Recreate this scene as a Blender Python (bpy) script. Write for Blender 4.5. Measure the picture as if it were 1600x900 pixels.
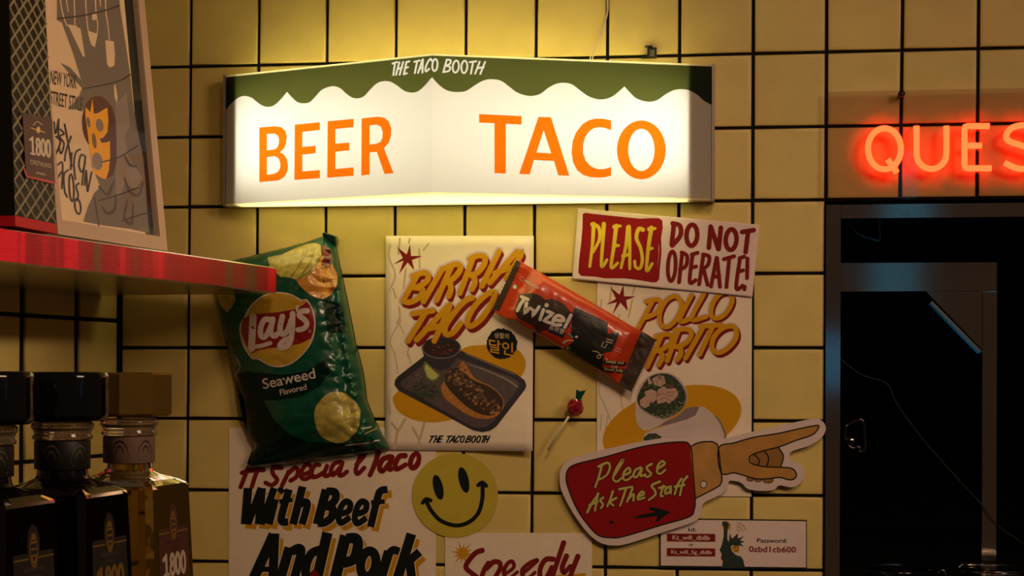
import bpy, math, random
from mathutils import Vector, Matrix, noise
from mathutils.geometry import tessellate_polygon
random.seed(7)
for o in list(bpy.data.objects): bpy.data.objects.remove(o)
SC = bpy.context.scene
COL = SC.collection
# ------------------------------------------------------------------ camera
F, CX, CY = 2600.0, 800.0, 590.0            # focal length and principal point for a 1600x900 frame
RX, RY, RZ = map(math.radians, (0.0, 7.917, 0.1906))
TV = Vector((-4.62458, -4.42961, 23.82966))    # in 0.1 m wall tiles
def rot(ax, a): return Matrix.Rotation(a, 3, ax)
RM = rot('Z', RZ) @ rot('X', RX) @ rot('Y', RY)
Z0 = 1.35 + 0.443
def W3(v): return Vector((v[0], v[2], -v[1]))
_o = -(RM.transposed() @ TV) * 0.1
CAM = W3(_o) + Vector((0, 0, Z0))
AXR, AXU, AXB = W3(RM.transposed() @ Vector((1,0,0))), -W3(RM.transposed() @ Vector((0,1,0))), -W3(RM.transposed() @ Vector((0,0,1)))
cam_d = bpy.data.cameras.new('camera'); cam = bpy.data.objects.new('camera', cam_d); COL.objects.link(cam)
M = Matrix((AXR, AXU, AXB)).transposed().to_4x4(); M.translation = CAM
cam.matrix_world = M
cam_d.sensor_width = 36.0; cam_d.lens = F / 1600 * 36; cam_d.shift_y = (CY - 450) / 1600
cam_d.clip_start = 0.02
SC.camera = cam
# ------------------------------------------------------------------ world, room lamps, added fill spots, exposure
SC.view_settings.view_transform = 'Standard'; SC.view_settings.look = 'None'
SC.view_settings.exposure = 0.0; SC.view_settings.gamma = 1.0; SC.view_settings.use_curve_mapping = False
wd = bpy.data.worlds.new('room_dark'); SC.world = wd; wd.use_nodes = True
wd.node_tree.nodes['Background'].inputs[0].default_value = (1.0, 0.62, 0.42, 1)
wd.node_tree.nodes['Background'].inputs[1].default_value = 0.035
def ray(px, py): return (AXR * ((px - CX) / F) - AXU * ((py - CY) / F) - AXB)
def lamp(name, loc, target, size, power, color, sy=None):
    l = bpy.data.lights.new(name, 'AREA'); l.shape = 'RECTANGLE'; l.size = size; l.size_y = sy or size
    l.energy = power; l.color = color
    o = bpy.data.objects.new(name, l); COL.objects.link(o); o.location = loc
    o.rotation_euler = (Vector(target) - Vector(loc)).to_track_quat('-Z', 'Y').to_euler()
    return o
lamp('ceiling_lamp_warm', (2.1, -1.9, 2.25), (0.3, -.2, 1.35), 0.6, 14, (1.0, 0.66, 0.42))
_l = bpy.data.lights.new('wall_fill_spot', 'SPOT'); _l.energy = 57; _l.color = (1.0, 0.66, 0.42); _l.spot_size = math.radians(34); _l.spot_blend = 1.0; _l.shadow_soft_size = .22  # fill spot added to lift the middle and right of the wall
_s = bpy.data.objects.new('wall_fill_spot', _l); COL.objects.link(_s); _s.location = (1.15, -2.1, 2.6); _s.rotation_euler = (Vector((.55, 0, 1.33)) - Vector((1.15, -2.1, 2.6))).to_track_quat('-Z', 'Y').to_euler()
def mirrored(px, py, far):                       # where a lamp stands whose glint the flat steel shows at this picture point
    d = ray(px, py); p = CAM + d * (-CAM.y / d.y); d = d.normalized(); return p + Vector((d.x, -d.y, d.z)) * far, p
_l = bpy.data.lights.new('shelf_fill_spot', 'SPOT'); _l.energy = 70; _l.color = (1.0, 0.72, 0.48); _l.spot_size = math.radians(19); _l.spot_blend = .7; _l.shadow_soft_size = .08  # fill spot added to brighten the framed poster and bottle on the shelf
_s = bpy.data.objects.new('shelf_fill_spot', _l); COL.objects.link(_s); _s.location = (2.2, -1.35, 2.05); _s.rotation_euler = (Vector((.05, -.56, 1.64)) - Vector((2.2, -1.35, 2.05))).to_track_quat('-Z', 'Y').to_euler()
_q, _p = mirrored(1417, 380, 1.5)
lamp('blue_tube_lamp', _q, _p, 0.04, 0.030, (0.02, 0.52, 1.0), 0.40)
_q, _p = mirrored(1300, 565, 1.5)
lamp('blue_spot_lamp', _q, _p, 0.04, 0.012, (0.03, 0.45, 1.0), 0.12)
# ------------------------------------------------------------------ helpers
def on_plane(px, py, p0, n):
    d = ray(px, py); return CAM + d * ((Vector(p0) - CAM).dot(n) / d.dot(n))
NY = Vector((0, 1, 0))
def P(px, py, d=0.0): return on_plane(px, py, (0, -d, 0), NY)      # point d metres in front of the back wall
def at_depth(px, py, z): return CAM + ray(px, py) * z
class MB:
    def __init__(s): s.v = []; s.f = []; s.m = []; s.sm = []; s.mats = []
    def mi(s, mat):
        if mat not in s.mats: s.mats.append(mat)
        return s.mats.index(mat)
    def add(s, vs, fs, mat, smooth=False):
        b = len(s.v); s.v += [Vector(v) for v in vs]; k = s.mi(mat)
        for f in fs: s.f.append([i + b for i in f]); s.m.append(k); s.sm.append(smooth)
    def hexa(s, p, mat):         # 8 corners: 0-3 one loop, 4-7 the opposite loop
        s.add(p, [(0,1,2,3), (7,6,5,4), (0,4,5,1), (1,5,6,2), (2,6,7,3), (3,7,4,0)], mat)
    def box(s, a, b, mat):
        x0, y0, z0 = a; x1, y1, z1 = b
        s.hexa([(x0,y0,z0),(x1,y0,z0),(x1,y1,z0),(x0,y1,z0),(x0,y0,z1),(x1,y0,z1),(x1,y1,z1),(x0,y1,z1)], mat)
    def tube(s, pts, r, mat, n=10, closed=False, caps=True):
        pts = [Vector(p) for p in pts]; L = len(pts); rs = r if isinstance(r, (list, tuple)) else [r] * L
        vs = []; prev = None
        for i, p in enumerate(pts):
            t = (pts[(i + 1) % L] - pts[i - 1]) if closed else (pts[min(i + 1, L - 1)] - pts[max(i - 1, 0)])
            t.normalize()
            if prev is None:
                a = Vector((0, 0, 1)) if abs(t.z) < .9 else Vector((1, 0, 0)); u = t.cross(a).normalized()
            else: u = (prev - t * prev.dot(t)).normalized()
            prev = u; w = t.cross(u)
            for k in range(n): vs.append(p + (u * math.cos(2*math.pi*k/n) + w * math.sin(2*math.pi*k/n)) * rs[i])
        fs = []
        for i in range(L if closed else L - 1):
            j = (i + 1) % L
            for k in range(n): fs.append((i*n+k, i*n+(k+1) % n, j*n+(k+1) % n, j*n+k))
        if caps and not closed: fs += [tuple(range(n))[::-1], tuple((L-1)*n + k for k in range(n))]
        s.add(vs, fs, mat, True)
    def loft(s, rings, mat, cap=True, smooth=True):
        n = len(rings[0]); vs = [p for r in rings for p in r]; fs = []
        for i in range(len(rings) - 1):
            for k in range(n): fs.append((i*n+k, i*n+(k+1) % n, (i+1)*n+(k+1) % n, (i+1)*n+k))
        if cap: fs += [tuple(range(n))[::-1], tuple((len(rings)-1)*n + k for k in range(n))]
        s.add(vs, fs, mat, smooth)
def link(name, mb, parent=None, base=(0, 0, 0)):
    me = bpy.data.meshes.new(name); b = Vector(base)
    me.from_pydata([v - b for v in mb.v], [], mb.f)
    for m in mb.mats: me.materials.append(m)
    me.polygons.foreach_set('material_index', mb.m); me.polygons.foreach_set('use_smooth', mb.sm); me.update()
    o = bpy.data.objects.new(name, me); COL.objects.link(o)
    if parent is not None: o.parent = parent
    else: o.location = b
    return o
def tag(o, label, cat, group=None):
    o['label'] = label; o['category'] = cat
    if group: o['group'] = group
    return o
def thing(name, label, cat, base=(0, 0, 0), group=None):
    o = bpy.data.objects.new(name, None); COL.objects.link(o); o.location = base; o.empty_display_size = .03
    return tag(o, label, cat, group)
def struct(o): o['kind'] = 'structure'; return o
# -- materials
def mat(name, col, rough=.5, metal=0.0, spec=.5, bump=0.0, bscale=200, coat=0.0, trans=0.0, ior=1.45, var=0.0, vscale=30, island=0.0, stretch=None):
    m = bpy.data.materials.new(name); m.use_nodes = True; nt = m.node_tree; b = nt.nodes['Principled BSDF']
    b.inputs['Base Color'].default_value = (*col, 1); b.inputs['Roughness'].default_value = rough
    b.inputs['Metallic'].default_value = metal; b.inputs['Specular IOR Level'].default_value = spec
    b.inputs['Coat Weight'].default_value = coat; b.inputs['Coat Roughness'].default_value = .08
    b.inputs['Transmission Weight'].default_value = trans; b.inputs['IOR'].default_value = ior
    N = nt.nodes.new; Lk = nt.links.new
    vec = None
    if bump or var:
        tc = N('ShaderNodeTexCoord'); mp = N('ShaderNodeMapping'); Lk(tc.outputs['Object'], mp.inputs['Vector']); vec = mp.outputs['Vector']
        if stretch: mp.inputs['Scale'].default_value = stretch
    if bump:
        n = N('ShaderNodeTexNoise'); n.inputs['Scale'].default_value = bscale; n.inputs['Detail'].default_value = 3; Lk(vec, n.inputs['Vector'])
        bp = N('ShaderNodeBump'); bp.inputs['Strength'].default_value = bump; bp.inputs['Distance'].default_value = .002
        Lk(n.outputs['Fac'], bp.inputs['Height']); Lk(bp.outputs['Normal'], b.inputs['Normal'])
    if var or island:
        hs = N('ShaderNodeHueSaturation'); hs.inputs['Color'].default_value = (*col, 1); Lk(hs.outputs['Color'], b.inputs['Base Color'])
        add = N('ShaderNodeMath'); add.operation = 'ADD'; add.inputs[0].default_value = 1.0; add.inputs[1].default_value = 0.0
        if var:
            n2 = N('ShaderNodeTexNoise'); n2.inputs['Scale'].default_value = vscale; n2.inputs['Detail'].default_value = 4; Lk(vec, n2.inputs['Vector'])
            mr = N('ShaderNodeMapRange'); mr.inputs['From Min'].default_value = .3; mr.inputs['From Max'].default_value = .7
            mr.inputs['To Min'].default_value = 1 - var; mr.inputs['To Max'].default_value = 1 + var; Lk(n2.outputs['Fac'], mr.inputs['Value']); Lk(mr.outputs[0], add.inputs[0])
        if island:
            g = N('ShaderNodeNewGeometry'); mr2 = N('ShaderNodeMapRange'); mr2.inputs['To Min'].default_value = -island; mr2.inputs['To Max'].default_value = island
            Lk(g.outputs['Random Per Island'], mr2.inputs['Value']); Lk(mr2.outputs[0], add.inputs[1])
        Lk(add.outputs[0], hs.inputs['Value'])
    return m
def emat(name, col, strength=1.0):
    m = bpy.data.materials.new(name); m.use_nodes = True; nt = m.node_tree; nt.nodes.remove(nt.nodes['Principled BSDF'])
    e = nt.nodes.new('ShaderNodeEmission'); e.inputs[0].default_value = (*col, 1); e.inputs[1].default_value = strength
    nt.links.new(e.outputs[0], nt.nodes['Material Output'].inputs[0]); return m
def tmat(name, trans, diff):      # sheet of diffusing acrylic: lets light through, reflects some
    m = bpy.data.materials.new(name); m.use_nodes = True; nt = m.node_tree; nt.nodes.remove(nt.nodes['Principled BSDF'])
    t = nt.nodes.new('ShaderNodeBsdfTranslucent'); t.inputs[0].default_value = (*trans, 1)
    d = nt.nodes.new('ShaderNodeBsdfDiffuse'); d.inputs[0].default_value = (*diff, 1)
    a = nt.nodes.new('ShaderNodeAddShader'); nt.links.new(t.outputs[0], a.inputs[0]); nt.links.new(d.outputs[0], a.inputs[1])
    nt.links.new(a.outputs[0], nt.nodes['Material Output'].inputs[0]); return m
def clear(name, tint=(1, 1, 1), ior=1.45, rough=.02, k=1.0):   # thin clear sheet
    m = bpy.data.materials.new(name); m.use_nodes = True; nt = m.node_tree; nt.nodes.remove(nt.nodes['Principled BSDF'])
    t = nt.nodes.new('ShaderNodeBsdfTransparent'); t.inputs[0].default_value = (*tint, 1)
    g = nt.nodes.new('ShaderNodeBsdfGlossy'); g.inputs['Roughness'].default_value = rough
    f = nt.nodes.new('ShaderNodeFresnel'); f.inputs[0].default_value = ior
    x = nt.nodes.new('ShaderNodeMixShader'); mu = nt.nodes.new('ShaderNodeMath'); mu.operation = 'MULTIPLY'; mu.inputs[1].default_value = k; nt.links.new(f.outputs[0], mu.inputs[0]); nt.links.new(mu.outputs[0], x.inputs[0]); nt.links.new(t.outputs[0], x.inputs[1]); nt.links.new(g.outputs[0], x.inputs[2])
    nt.links.new(x.outputs[0], nt.nodes['Material Output'].inputs[0]); return m
# -- printing: flat shapes laid on a surface. mp(u, v, off) -> point, off = metres above the surface
LAY = 0.00010
def T(x0, y0, s): return lambda pts: [(x0 + x / s, y0 + y / s) for x, y in pts]
def dens(pts, step, closed=False):
    out = []; n = len(pts)
    for i in range(n if closed else n - 1):
        a, b = pts[i], pts[(i + 1) % n]; k = max(1, int(math.dist(a, b) / step))
        out += [(a[0] + (b[0] - a[0]) * j / k, a[1] + (b[1] - a[1]) * j / k) for j in range(k)]
    if not closed: out.append(pts[-1])
    return out
def spline(pts, k=6, closed=False):
    n = len(pts)
    if n < 3: return list(pts)
    out = []
    g = (lambda i: pts[i % n]) if closed else (lambda i: pts[min(max(i, 0), n - 1)])
    for i in range(n if closed else n - 1):
        p0, p1, p2, p3 = g(i - 1), g(i), g(i + 1), g(i + 2)
        for j in range(k):
            t = j / k
            out.append(tuple(.5 * (2*p1[c] + (p2[c]-p0[c])*t + (2*p0[c]-5*p1[c]+4*p2[c]-p3[c])*t*t + (3*p1[c]-p0[c]-3*p2[c]+p3[c])*t**3) for c in (0, 1)))
    if not closed: out.append(pts[-1])
    return out
def ell(cx, cy, rx, ry, a=0, n=40):
    c, s = math.cos(math.radians(a)), math.sin(math.radians(a)); r = []
    for i in range(n):
        x, y = rx * math.cos(2*math.pi*i/n), ry * math.sin(2*math.pi*i/n); r.append((cx + x*c - y*s, cy + x*s + y*c))
    return r
class Print:
    def __init__(s, mb, mp, lim=None, lay=LAY): s.mb, s.mp, s.lim, s.lay, s.c, s.sub = mb, mp, lim, lay, {}, .024
    def off(s, L):
        k = round(L, 2); s.c[k] = s.c.get(k, -1) + 1; return L * s.lay + min(s.c[k], 39) * s.lay * s.sub
    def poly(s, m, pts, L=1, holes=()):
        loops = [list(pts)] + [list(h) for h in holes]
        if s.lim: loops = [dens(l, s.lim, True) for l in loops]
        flat = [p for l in loops for p in l]
        tris = [tuple(t) for t in tessellate_polygon([[Vector((x, y, 0)) for x, y in l] for l in loops])]
        if s.lim and tris:
            mx = max(math.dist(flat[t[i]], flat[t[i-1]]) for t in tris for i in range(3)); n = min(5, max(0, math.ceil(math.log2(mx / s.lim / 1.3))))
            for _ in range(n):
                mid = {}; nt = []
                def mm(a, b):
                    k = (min(a, b), max(a, b))
                    if k not in mid:
                        mid[k] = len(flat); flat.append(((flat[a][0]+flat[b][0])/2, (flat[a][1]+flat[b][1])/2))
                    return mid[k]
                for a, b, c in tris:
                    ab, bc, ca = mm(a, b), mm(b, c), mm(c, a); nt += [(a, ab, ca), (ab, b, bc), (ca, bc, c), (ab, bc, ca)]
                tris = nt
        o = s.off(L); s.mb.add([s.mp(x, y, o) for x, y in flat], tris, m, bool(s.lim))
    def stroke(s, m, pts, hw, L=2, smooth=True, rc=True, closed=False, dx=0, dy=0, grow=0):
        pts = [(x + dx, y + dy) for x, y in pts]
        hs = list(hw) if isinstance(hw, (list, tuple)) else [hw, hw]
        q = spline(pts, 7, closed) if smooth and len(pts) > 2 else list(pts)
        if s.lim: q = dens(q, s.lim, closed)
        n = len(q); Lf = []; Rt = []
        for i in range(n):
            a = q[i - 1] if (closed or i > 0) else q[i]; b = q[(i + 1) % n] if (closed or i < n - 1) else q[i]
            tx, ty = b[0] - a[0], b[1] - a[1]; l = math.hypot(tx, ty) or 1e-9; nx, ny = -ty / l, tx / l
            f = i / max(1, n - 1) * (len(hs) - 1); j = min(int(f), len(hs) - 2); h = hs[j] + (hs[j + 1] - hs[j]) * (f - j) + grow
            Lf.append((q[i][0] + nx*h, q[i][1] + ny*h)); Rt.append((q[i][0] - nx*h, q[i][1] - ny*h))
        o = s.off(L); vs = [s.mp(x, y, o + s.lay * .010 * i / n) for i, p in enumerate(zip(Lf, Rt)) for x, y in p]
        fs = [(2*i, 2*i+1, 2*((i+1) % n)+1, 2*((i+1) % n)) for i in range(n if closed else n - 1)]
        s.mb.add(vs, fs, m, bool(s.lim))
        if rc and not closed:
            for e, h in ((0, hs[0] + grow), (-1, hs[-1] + grow)):
                c = q[e]; w = q[1] if e == 0 else q[-2]; an = math.atan2(c[1]-w[1], c[0]-w[0])
                fan = [(c[0] + h*math.cos(an + t), c[1] + h*math.sin(an + t)) for t in [(-.5 + k/8) * math.pi for k in range(9)]]
                s.mb.add([s.mp(x, y, o + s.lay * (.014 if e else -.004)) for x, y in fan], [tuple(range(9))], m, bool(s.lim))
    def word(s, m, strokes, t, hw, L=3, **k):        # strokes in crop coordinates, t maps them to the photo frame
        for st in strokes:
            h = hw; sm = True; cl = False
            if isinstance(st, dict): h = st.get('h', hw); sm = st.get('s', True); cl = st.get('c', False); st = st['p']
            s.stroke(m, t(st), h, L, smooth=sm, closed=cl, **k)
    def text(s, m, body, o, ux, uy, L=3, bold=0.0):   # set type into the parallelogram o, o+ux, o+uy (uy points up)
        vs, fs = glyphs(body, bold)
        oo = s.off(L)
        s.mb.add([s.mp(o[0] + ux[0]*x + uy[0]*y, o[1] + ux[1]*x + uy[1]*y, oo) for x, y in vs], fs, m, False)
_gc = {}
def glyphs(body, bold):
    k = (body, bold)
    if k not in _gc:
        c = bpy.data.curves.new('type', 'FONT'); c.body = body; c.offset = bold; c.resolution_u = 4
        o = bpy.data.objects.new('type', c); COL.objects.link(o)
        dg = bpy.context.evaluated_depsgraph_get(); ev = o.evaluated_get(dg); me = ev.to_mesh()
        v = [(p.co.x, p.co.y) for p in me.vertices]; f = [tuple(p.vertices) for p in me.polygons]; ev.to_mesh_clear()
        bpy.data.objects.remove(o); bpy.data.curves.remove(c)
        x0, x1 = min(p[0] for p in v), max(p[0] for p in v); y0, y1 = min(p[1] for p in v), max(p[1] for p in v)
        _gc[k] = ([((x-x0)/(x1-x0), (y-y0)/(y1-y0)) for x, y in v], f)
    return _gc[k]
def slab(mb, m, pts, d0, d1, mp=None):            # board with an outline: front at d1, back at d0 (metres off the wall)
    dd = (lambda x, y, d: P(x, y, d)) if mp is None else mp
    tris = [tuple(t) for t in tessellate_polygon([[Vector((x, y, 0)) for x, y in pts]])]; n = len(pts)
    fr = [dd(x, y, d1) for x, y in pts]
    bk = [Vector((v.x, -d0, v.z)) for v in fr] if mp is None else [dd(x, y, d0) for x, y in pts]
    mb.add(fr + bk, tris + [tuple(n + i for i in t[::-1]) for t in tris] + [(i, (i+1) % n, n + (i+1) % n, n + i) for i in range(n)], m)
def coons(top, bot, left, right, nu, nv):          # boundary polylines -> grid of points, rows from top to bottom
    def rs(pl, n):
        L = [0]
        for a, b in zip(pl, pl[1:]): L.append(L[-1] + math.dist(a, b))
        out = []; j = 0
        for i in range(n + 1):
            t = L[-1] * i / n
            while j < len(pl) - 2 and L[j + 1] < t: j += 1
            f = (t - L[j]) / ((L[j+1] - L[j]) or 1); out.append((pl[j][0] + (pl[j+1][0]-pl[j][0])*f, pl[j][1] + (pl[j+1][1]-pl[j][1])*f))
        return out
    t, b, l, r = rs(top, nu), rs(bot, nu), rs(left, nv), rs(right, nv); g = []
    for j in range(nv + 1):
        v = j / nv; row = []
        for i in range(nu + 1):
            u = i / nu
            row.append(tuple((1-v)*t[i][c] + v*b[i][c] + (1-u)*l[j][c] + u*r[j][c] - ((1-u)*(1-v)*t[0][c] + u*(1-v)*t[-1][c] + (1-u)*v*b[0][c] + u*v*b[-1][c]) for c in (0, 1)))
        g.append(row)
    return g
def sheet_grid(mb, m, g, dfun, back=0.0004, smooth=True):   # a closed thin skin: front at dfun, back plate at 'back'
    nv, nu = len(g), len(g[0]); fr = [P(x, y, dfun(x, y)) for row in g for x, y in row]
    bkf = back if callable(back) else (lambda x, y: back)
    bk = [Vector((v.x, -bkf(*xy), v.z)) for v, xy in zip(fr, [xy for row in g for xy in row])]
    n = nu * nv; fs = []
    for j in range(nv - 1):
        for i in range(nu - 1):
            a = j*nu + i; fs.append((a, a+1, a+nu+1, a+nu)); fs.append((n+a, n+a+nu, n+a+nu+1, n+a+1))
    for i in range(nu - 1):
        fs.append((i, n+i, n+i+1, i+1)); a = (nv-1)*nu + i; fs.append((a, a+1, n+a+1, n+a))
    for j in range(nv - 1):
        a = j*nu; fs.append((a, a+nu, n+a+nu, n+a)); a = j*nu + nu - 1; fs.append((a, n+a, n+a+nu, a+nu))
    mb.add(fr + bk, fs, m, smooth)
def segdist(px, py, pts):
    b = 1e9; n = len(pts)
    for i in range(n):
        x0, y0 = pts[i]; x1, y1 = pts[(i+1) % n]; dx, dy = x1-x0, y1-y0
        t = max(0, min(1, ((px-x0)*dx + (py-y0)*dy) / (dx*dx + dy*dy or 1))); b = min(b, math.hypot(px-x0-t*dx, py-y0-t*dy))
    return b
def smooth01(t): t = max(0, min(1, t)); return t*t*(3-2*t)
# ------------------------------------------------------------------ materials
TILE = mat('glazed_tile', (.66, .515, .165), .42, spec=.35, bump=.12, bscale=90, var=.05, vscale=25, island=.05)
GROUT = mat('dark_grout', (.012, .011, .008), .9, spec=.1)
FLNG = mat('flange_steel', (.16, .17, .18), .34, 1.0)
STEEL = mat('brushed_steel', (.50, .41, .32), .10, 1.0, bump=.015, bscale=120, stretch=(14, 14, 1))
STEELH = mat('brushed_steel_across', (.50, .41, .32), .10, 1.0, bump=.015, bscale=120, stretch=(14, 14, 1))
SHELFM = mat('shelf_steel', (.62, .55, .5), .24, 1.0, bump=.16, bscale=160, stretch=(.25, .25, 12))
BLACKM = mat('black_plastic', (.01, .01, .01), .35)
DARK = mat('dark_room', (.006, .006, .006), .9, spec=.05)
PAPER = mat('paper', (.80, .68, .54), .75, spec=.15, bump=.05, bscale=500, var=.03, vscale=60)
PINKP = mat('coated_paper', (.74, .60, .56), .6, spec=.2, bump=.05, bscale=400, var=.03, vscale=60)
FOAM = mat('white_board', (.66, .54, .52), .6, spec=.2, var=.03, vscale=60)
GOLD = mat('ochre_ink', (.58, .29, .008), .7, spec=.15)
MAROON = mat('maroon_ink', (.20, .012, .010), .7, spec=.15)
REDI = mat('red_ink', (.26, .006, .008), .65, spec=.15)
YELI = mat('yellow_ink', (.66, .50, .035), .65, spec=.15)
INK = mat('black_ink', (.008, .011, .009), .65, spec=.15)
LILAC = mat('pale_lilac_ink', (.62, .50, .62), .7, spec=.15)
TANI = mat('tan_ink', (.54, .42, .27), .75, spec=.1)
# ------------------------------------------------------------------ the tiled walls
def xat(px, py): return P(px, py).x
def tile(mb, c, y=0.0, fr=None, gap=.0023, gu=0.0):
    # c: four corners (TL, TR, BR, BL) of the cell as (u, z); pillowed tile standing on the grout bed
    fr = fr or (lambda u, z, d: Vector((u, -d, z)))
    cx = sum(p[0] for p in c) / 4; cz = sum(p[1] for p in c) / 4; rings = []
    j = [random.uniform(-.00035, .00035) for _ in range(4)]
    for ins, d in ((gap, -.0058), (gap, -.0016), (gap + .0006, -.0005), (gap + .0018, -.0001), (gap + .006, 0.0)):
        r = []
        for (u, z), e in zip(c, j):
            r.append(fr(u - math.copysign(ins + gu, u - cx), z - math.copysign(ins, z - cz), d + e))
        rings.append(r)
    vs = [p for r in rings for p in r]; fs = []
    for i in range(len(rings) - 1):
        for k in range(4): fs.append((i*4+k, i*4+(k+1) % 4, (i+1)*4+(k+1) % 4, (i+1)*4+k))
    b = (len(rings) - 1) * 4; fs.append((b, b+1, b+2, b+3))
    mb.add(vs, fs, TILE, True)
VT = [(404,50,401.5,335),(510.7,50,508.8,335),(618.6,50,617,335),(727.8,50,726,335),(837.6,50,835,335),(949.2,50,948,335),(1062,50,1060.6,335),(1177,50,1174.5,700),(1291.6,50,1289,700),(1410,50,1408,200),(1529,50,1527.7,200)]
VX = [(xat(297.8, 20), P(297.8,20).z, xat(292, 720), P(292,720).z)] + [(xat(a,b), P(a,b).z, xat(c,d), P(c,d).z) for a, b, c, d in VT]
def vline(i, z):
    if i < 0: return vline(0, z) + .1 * i
    if i > 11: return vline(11, z) + .1 * (i - 11)
    x0, z0, x1, z1 = VX[i]; s = (x1 - x0) / (z1 - z0); s = max(-.02, min(.02, s)); return x0 + (z - z0) * s
rowL = [103.7, 214, 323.2, 433, 543.3, 653.8, 765.5, 877]; rowR = [82, 198, 312.5, 427, 543.5, 658, 774.5, 891]
HZ = [(P(295, a), P(1245, b)) for a, b in zip(rowL, rowR)]
def hline(j, x):
    if j < 0: return hline(0, x) + .1 * (-j)
    if j > 7: return hline(7, x) - .1 * (j - 7)
    a, b = HZ[j]; return a.z + (x - a.x) * (b.z - a.z) / (b.x - a.x)
def grid_pt(i, j):
    z = hline(j, vline(i, 1.4)); x = vline(i, z); return (x, hline(j, x))
XO = P(1290, 600).x; ZO = P(1400, 312).z            # the opening: left edge and top edge
CORN = P(187.5, 600)                                # inner corner with the left wall
wb = MB()
for j in range(-5, 13):
    for i in range(-1, 17):
        if i >= 9 and j > 1: continue
        c = [grid_pt(i, j), grid_pt(i+1, j), grid_pt(i+1, j+1), grid_pt(i, j+1)]
        if i == -1: c[0] = (CORN.x + .0005, c[0][1]); c[3] = (CORN.x + .0005, c[3][1])
        tile(wb, c)
zt, zb = hline(-5, 0), hline(13, 0)
wb.box((CORN.x - .02, .0052, zb), (XO - .0012, .08, zt), GROUT)
wb.box((XO - .0012, .0052, ZO), (vline(17, 1.6), .08, zt), GROUT)
struct(link('wall_back', wb))
# left wall, running from the corner towards the camera
DL = W3(RM.transposed() @ Vector(((1640 - CX) / F, (591 - CY) / F, 1))); DL.z = 0; DL.normalize()
NL = Vector((DL.y, -DL.x, 0))                       # its room side
if NL.x < 0: NL = -NL
def LW(t, z, d=0.0): return Vector((CORN.x, 0.0, 0)) - DL * t + NL * d + Vector((0, 0, z))
def tw(px):                                         # distance along the left wall of a picture column
    p = on_plane(px, 600, (CORN.x, 0, 0), NL); return -(p - Vector((CORN.x, 0, p.z))).dot(DL)
t1, t2 = tw(121), tw(36); tp = t2 - t1
us = [0.0012, t1, t2] + [t2 + tp * k for k in range(1, 9)]
z501 = on_plane(185, 501.5, (CORN.x, 0, 0), NL).z; z718 = on_plane(152, 713, (CORN.x, 0, 0), NL).z; zp = (z501 - z718) / 2
wl = MB()
for k in range(-9, 8):
    for i in range(len(us) - 1):
        a, b = us[i], us[i+1]; z1 = z501 - zp * k; z0 = z1 - zp
        tile(wl, [(-b, z1), (-a, z1), (-a, z0), (-b, z0)], fr=lambda u, z, d: LW(-u, z, d), gap=.0028, gu=.0042)
p = [LW(-.05, zb, -.0042), LW(us[-1], zb, -.0042), LW(us[-1], zb, -.08), LW(-.05, zb, -.08)]
wl.hexa(p + [q + Vector((0, 0, zt - zb)) for q in p], GROUT)
struct(link('wall_left', wl))
# the dark room beyond the opening
wr = MB(); x0, x1 = XO + .002, vline(17, 1.6); y0, y1 = .081, 1.1
zf = P(1400, 940).z
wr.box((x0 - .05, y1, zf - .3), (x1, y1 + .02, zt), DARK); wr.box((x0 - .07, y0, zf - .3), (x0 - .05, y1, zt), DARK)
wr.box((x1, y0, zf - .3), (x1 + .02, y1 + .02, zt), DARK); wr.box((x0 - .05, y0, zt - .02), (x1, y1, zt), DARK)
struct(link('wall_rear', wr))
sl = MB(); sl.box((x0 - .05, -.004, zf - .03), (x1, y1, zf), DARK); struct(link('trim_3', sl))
fl = MB(); fl.box((-2.4, -3.4, -.02), (3.2, 1.2, 0), DARK); struct(link('floor', fl))
# ------------------------------------------------------------------ stainless trim round the opening
t = MB()
a, b = P(1289.5, 600), P(1312.5, 600); zh = P(1400, 319.5).z; zl = P(1400, 341).z
t.box((a.x, -.006, zf), (b.x, .09, zh), STEEL); struct(link('trim_1', t))
t = MB(); t.box((b.x + .0005, -.005, zl), (x1, .09, zh), STEELH); struct(link('trim_2', t))
# ------------------------------------------------------------------ light-box sign
WHT = tmat('white_acrylic', (.172, .166, .160), (.30, .27, .22))
GRN = tmat('olive_film', (.0225, .0242, .0056), (.010, .016, .010))
ORG = tmat('orange_film', (.19, .034, .0008), (.25, .05, .005))
CRM = emat('backlit_cream_film', (.92, .80, .55), .9)
ENDM = mat('sign_end_metal', (.30, .25, .20), .45, .6)
INS = mat('sign_inside_white', (.85, .84, .8), .8)
EY, RY_ = -.030, -.150
eL = on_plane(353, 300, (0, EY, 0), NY); eR = on_plane(1111.5, 300, (0, EY, 0), NY); rg = on_plane(675, 300, (0, RY_, 0), NY)
zT = on_plane(675, 87, (0, RY_, 0), NY).z; zB = on_plane(675, 300, (0, RY_, 0), NY).z
sign = thing('lightbox_sign', 'long glowing light box sign with green scalloped top reading BEER TACO', 'sign', (rg.x, 0, zB))
sb = (rg.x, 0, zB)
def face(a, b):
    d = Vector((b.x - a.x, b.y - a.y, 0)); n = Vector((d.y, -d.x, 0)).normalized()
    if n.y > 0: n = -n
    return lambda px, py, off: on_plane(px, py, (a.x, a.y, 0), n) + n * off
A2 = Vector((eL.x, EY, 0)); B2 = Vector((rg.x, RY_, 0)); C2 = Vector((eR.x, EY, 0))
FL, FR = face(A2, B2), face(B2, C2)
def pxl(v):                                          # world point -> picture
    d = v - CAM; z = -d.dot(AXB); return (CX + F * d.dot(AXR) / z, CY - F * d.dot(AXU) / z)
def V2(a, z): return Vector((a.x, a.y, z))
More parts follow.
